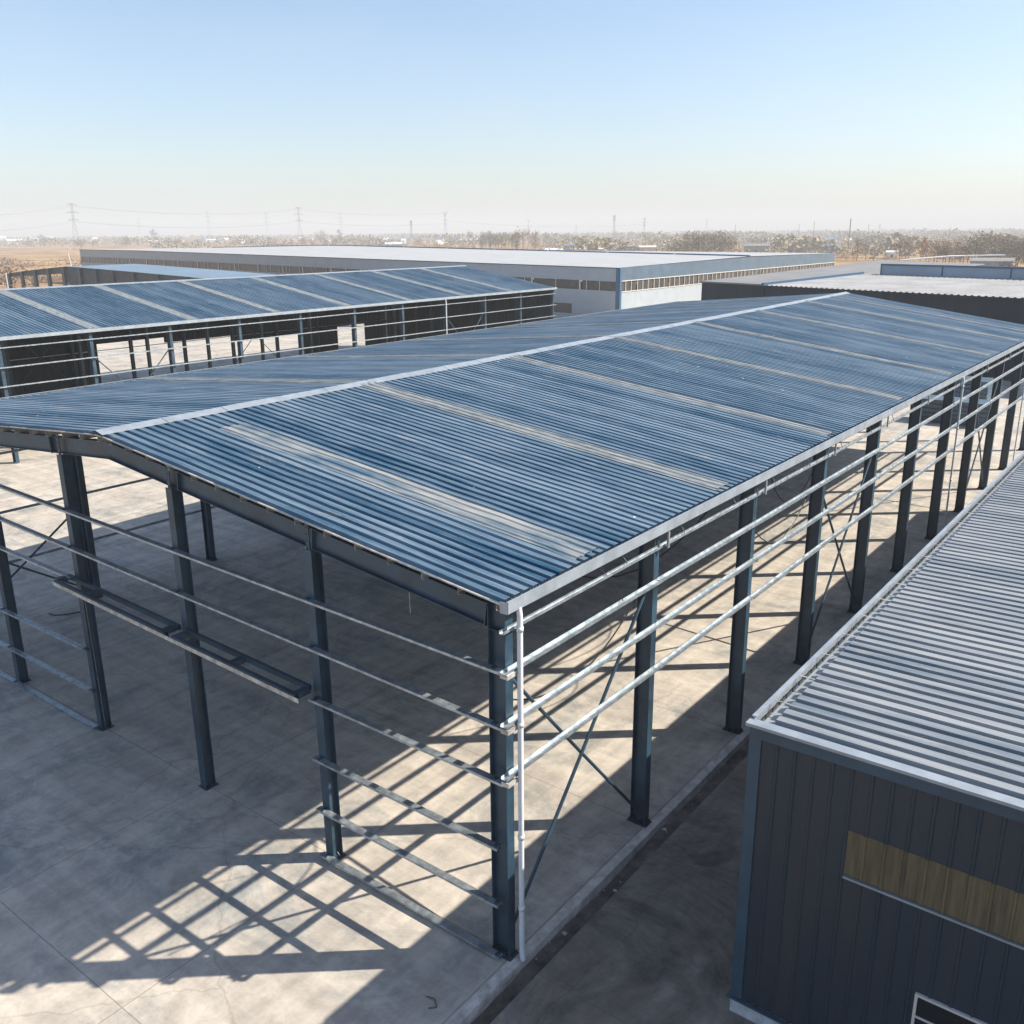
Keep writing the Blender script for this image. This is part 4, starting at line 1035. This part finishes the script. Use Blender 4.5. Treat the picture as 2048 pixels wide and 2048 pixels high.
def wires(a_, b_, ls, label, dx=0):
    (p, h, ax_), (q, k, bx) = PY[a_], PY[b_]
    m = MB()
    for l, L in ls:
        for s_ in (-1, 1):
            P0 = V(p.x, p.y, 0)+ax_*s_*L*h+Z*(l*h); P1 = V(q.x, q.y, 0)+bx*s_*L*k+Z*(l*k)
            pts = []
            for i in range(15):
                t = i/14; c = P0.lerp(P1, t); c.z -= 4*t*(1-t)*(P1-P0).length*.018; pts.append(c)
            m.tube(pts, .085, 3, False)
    tag(m.build('power_line', 'pylon'), label, 'power line')
wires(151, 600, ((.94, .085), (.61, .10)), 'bundle of thin wires sagging from the largest pylon to the dark lattice pylon')
wires(600, 891, ((.94, .085), (.61, .10)), 'bundle of thin wires from the dark lattice pylon to the forked one')
wires(419, 535, ((.94, .085), (.61, .10)), 'faint wires between the two faint pylons on the left')
wires(891, 1288, ((.70, .10),), 'faint wires running right from the forked pylon')
p, h, ax_ = PY[151]
e = at_dist(-250, 1000); m = MB()
for l, L in ((.94, .085), (.61, .10)):
    for s_ in (-1, 1):
        P0 = V(p.x, p.y, 0)+ax_*s_*L*h+Z*l*h; P1 = V(e.x, e.y, l*h*.8); pts = []
        for i in range(15):
            t = i/14; c = P0.lerp(P1, t); c.z -= 4*t*(1-t)*7; pts.append(c)
        m.tube(pts, .085, 3, False)
tag(m.build('power_line', 'pylon'), 'bundle of thin wires running from the largest pylon out of the left edge', 'power line')

# ------------------------------------------------------------------ haze
hz = bpy.data.materials.new('haze'); hz.use_nodes = True
n = hz.node_tree.nodes; n.clear(); out = n.new('ShaderNodeOutputMaterial'); pv = n.new('ShaderNodeVolumePrincipled')
pv.inputs['Color'].default_value = (.90, .91, .92, 1); pv.inputs['Density'].default_value = .00042; pv.inputs['Anisotropy'].default_value = .0
hz.node_tree.links.new(pv.outputs[0], out.inputs['Volume'])
hb = MB().box(-5700, 5700, -5700, 5700, -1.5, 95).build('haze', hz)
tag(hb, kind='stuff')
hb['label'] = 'thin pale air haze over the whole plain'; hb['category'] = 'haze'

# ------------------------------------------------------------------ light
SD = V(8.3, 7.0, 8.6).normalized()
el_ = math.asin(SD.z); az = math.atan2(SD.x, SD.y)
w = bpy.data.worlds.new("World"); S.world = w; w.use_nodes = True
n = w.node_tree.nodes; l = w.node_tree.links
sk = n.new('ShaderNodeTexSky'); sk.sky_type = 'NISHITA'; sk.sun_disc = False; sk.sun_elevation = el_; sk.sun_rotation = az
sk.air_density = 1.0; sk.dust_density = 1.1; sk.ozone_density = 3.2; sk.altitude = 0
bg = n['Background']; 
# faint uneven high haze in the sky itself
tc = n.new('ShaderNodeTexCoord'); mp = n.new('ShaderNodeMapping'); mp.inputs['Scale'].default_value = (1, 1, 3.5); l.new(tc.outputs['Generated'], mp.inputs[0])
nz = n.new('ShaderNodeTexNoise'); nz.inputs['Scale'].default_value = 2.2; nz.inputs['Detail'].default_value = 6; nz.inputs['Roughness'].default_value = .55; l.new(mp.outputs[0], nz.inputs[0])
mr = n.new('ShaderNodeMapRange'); mr.inputs[1].default_value = .35; mr.inputs[2].default_value = .75; mr.inputs[3].default_value = .02; mr.inputs[4].default_value = .20; l.new(nz.outputs[0], mr.inputs[0])
mx = n.new('ShaderNodeMix'); mx.data_type = 'RGBA'; l.new(mr.outputs[0], mx.inputs[0]); l.new(sk.outputs[0], mx.inputs[6]); mx.inputs[7].default_value = (4.3, 4.7, 5.1, 1)
l.new(mx.outputs[2], bg.inputs[0]); bg.inputs[1].default_value = .098
sun = bpy.data.lights.new('sun', 'SUN'); sun.energy = 5.0; sun.angle = math.radians(.5); sun.color = (1.0, .90, .76)
so = bpy.data.objects.new('sun', sun); COL.objects.link(so); so.rotation_euler = SD.to_track_quat('Z', 'Y').to_euler()
S.view_settings.view_transform = 'Standard'; S.view_settings.look = 'None'; S.view_settings.exposure = .98; S.view_settings.gamma = 1
S.render.engine = 'CYCLES'
S.cycles.volume_bounces = 0; S.cycles.max_bounces = 6
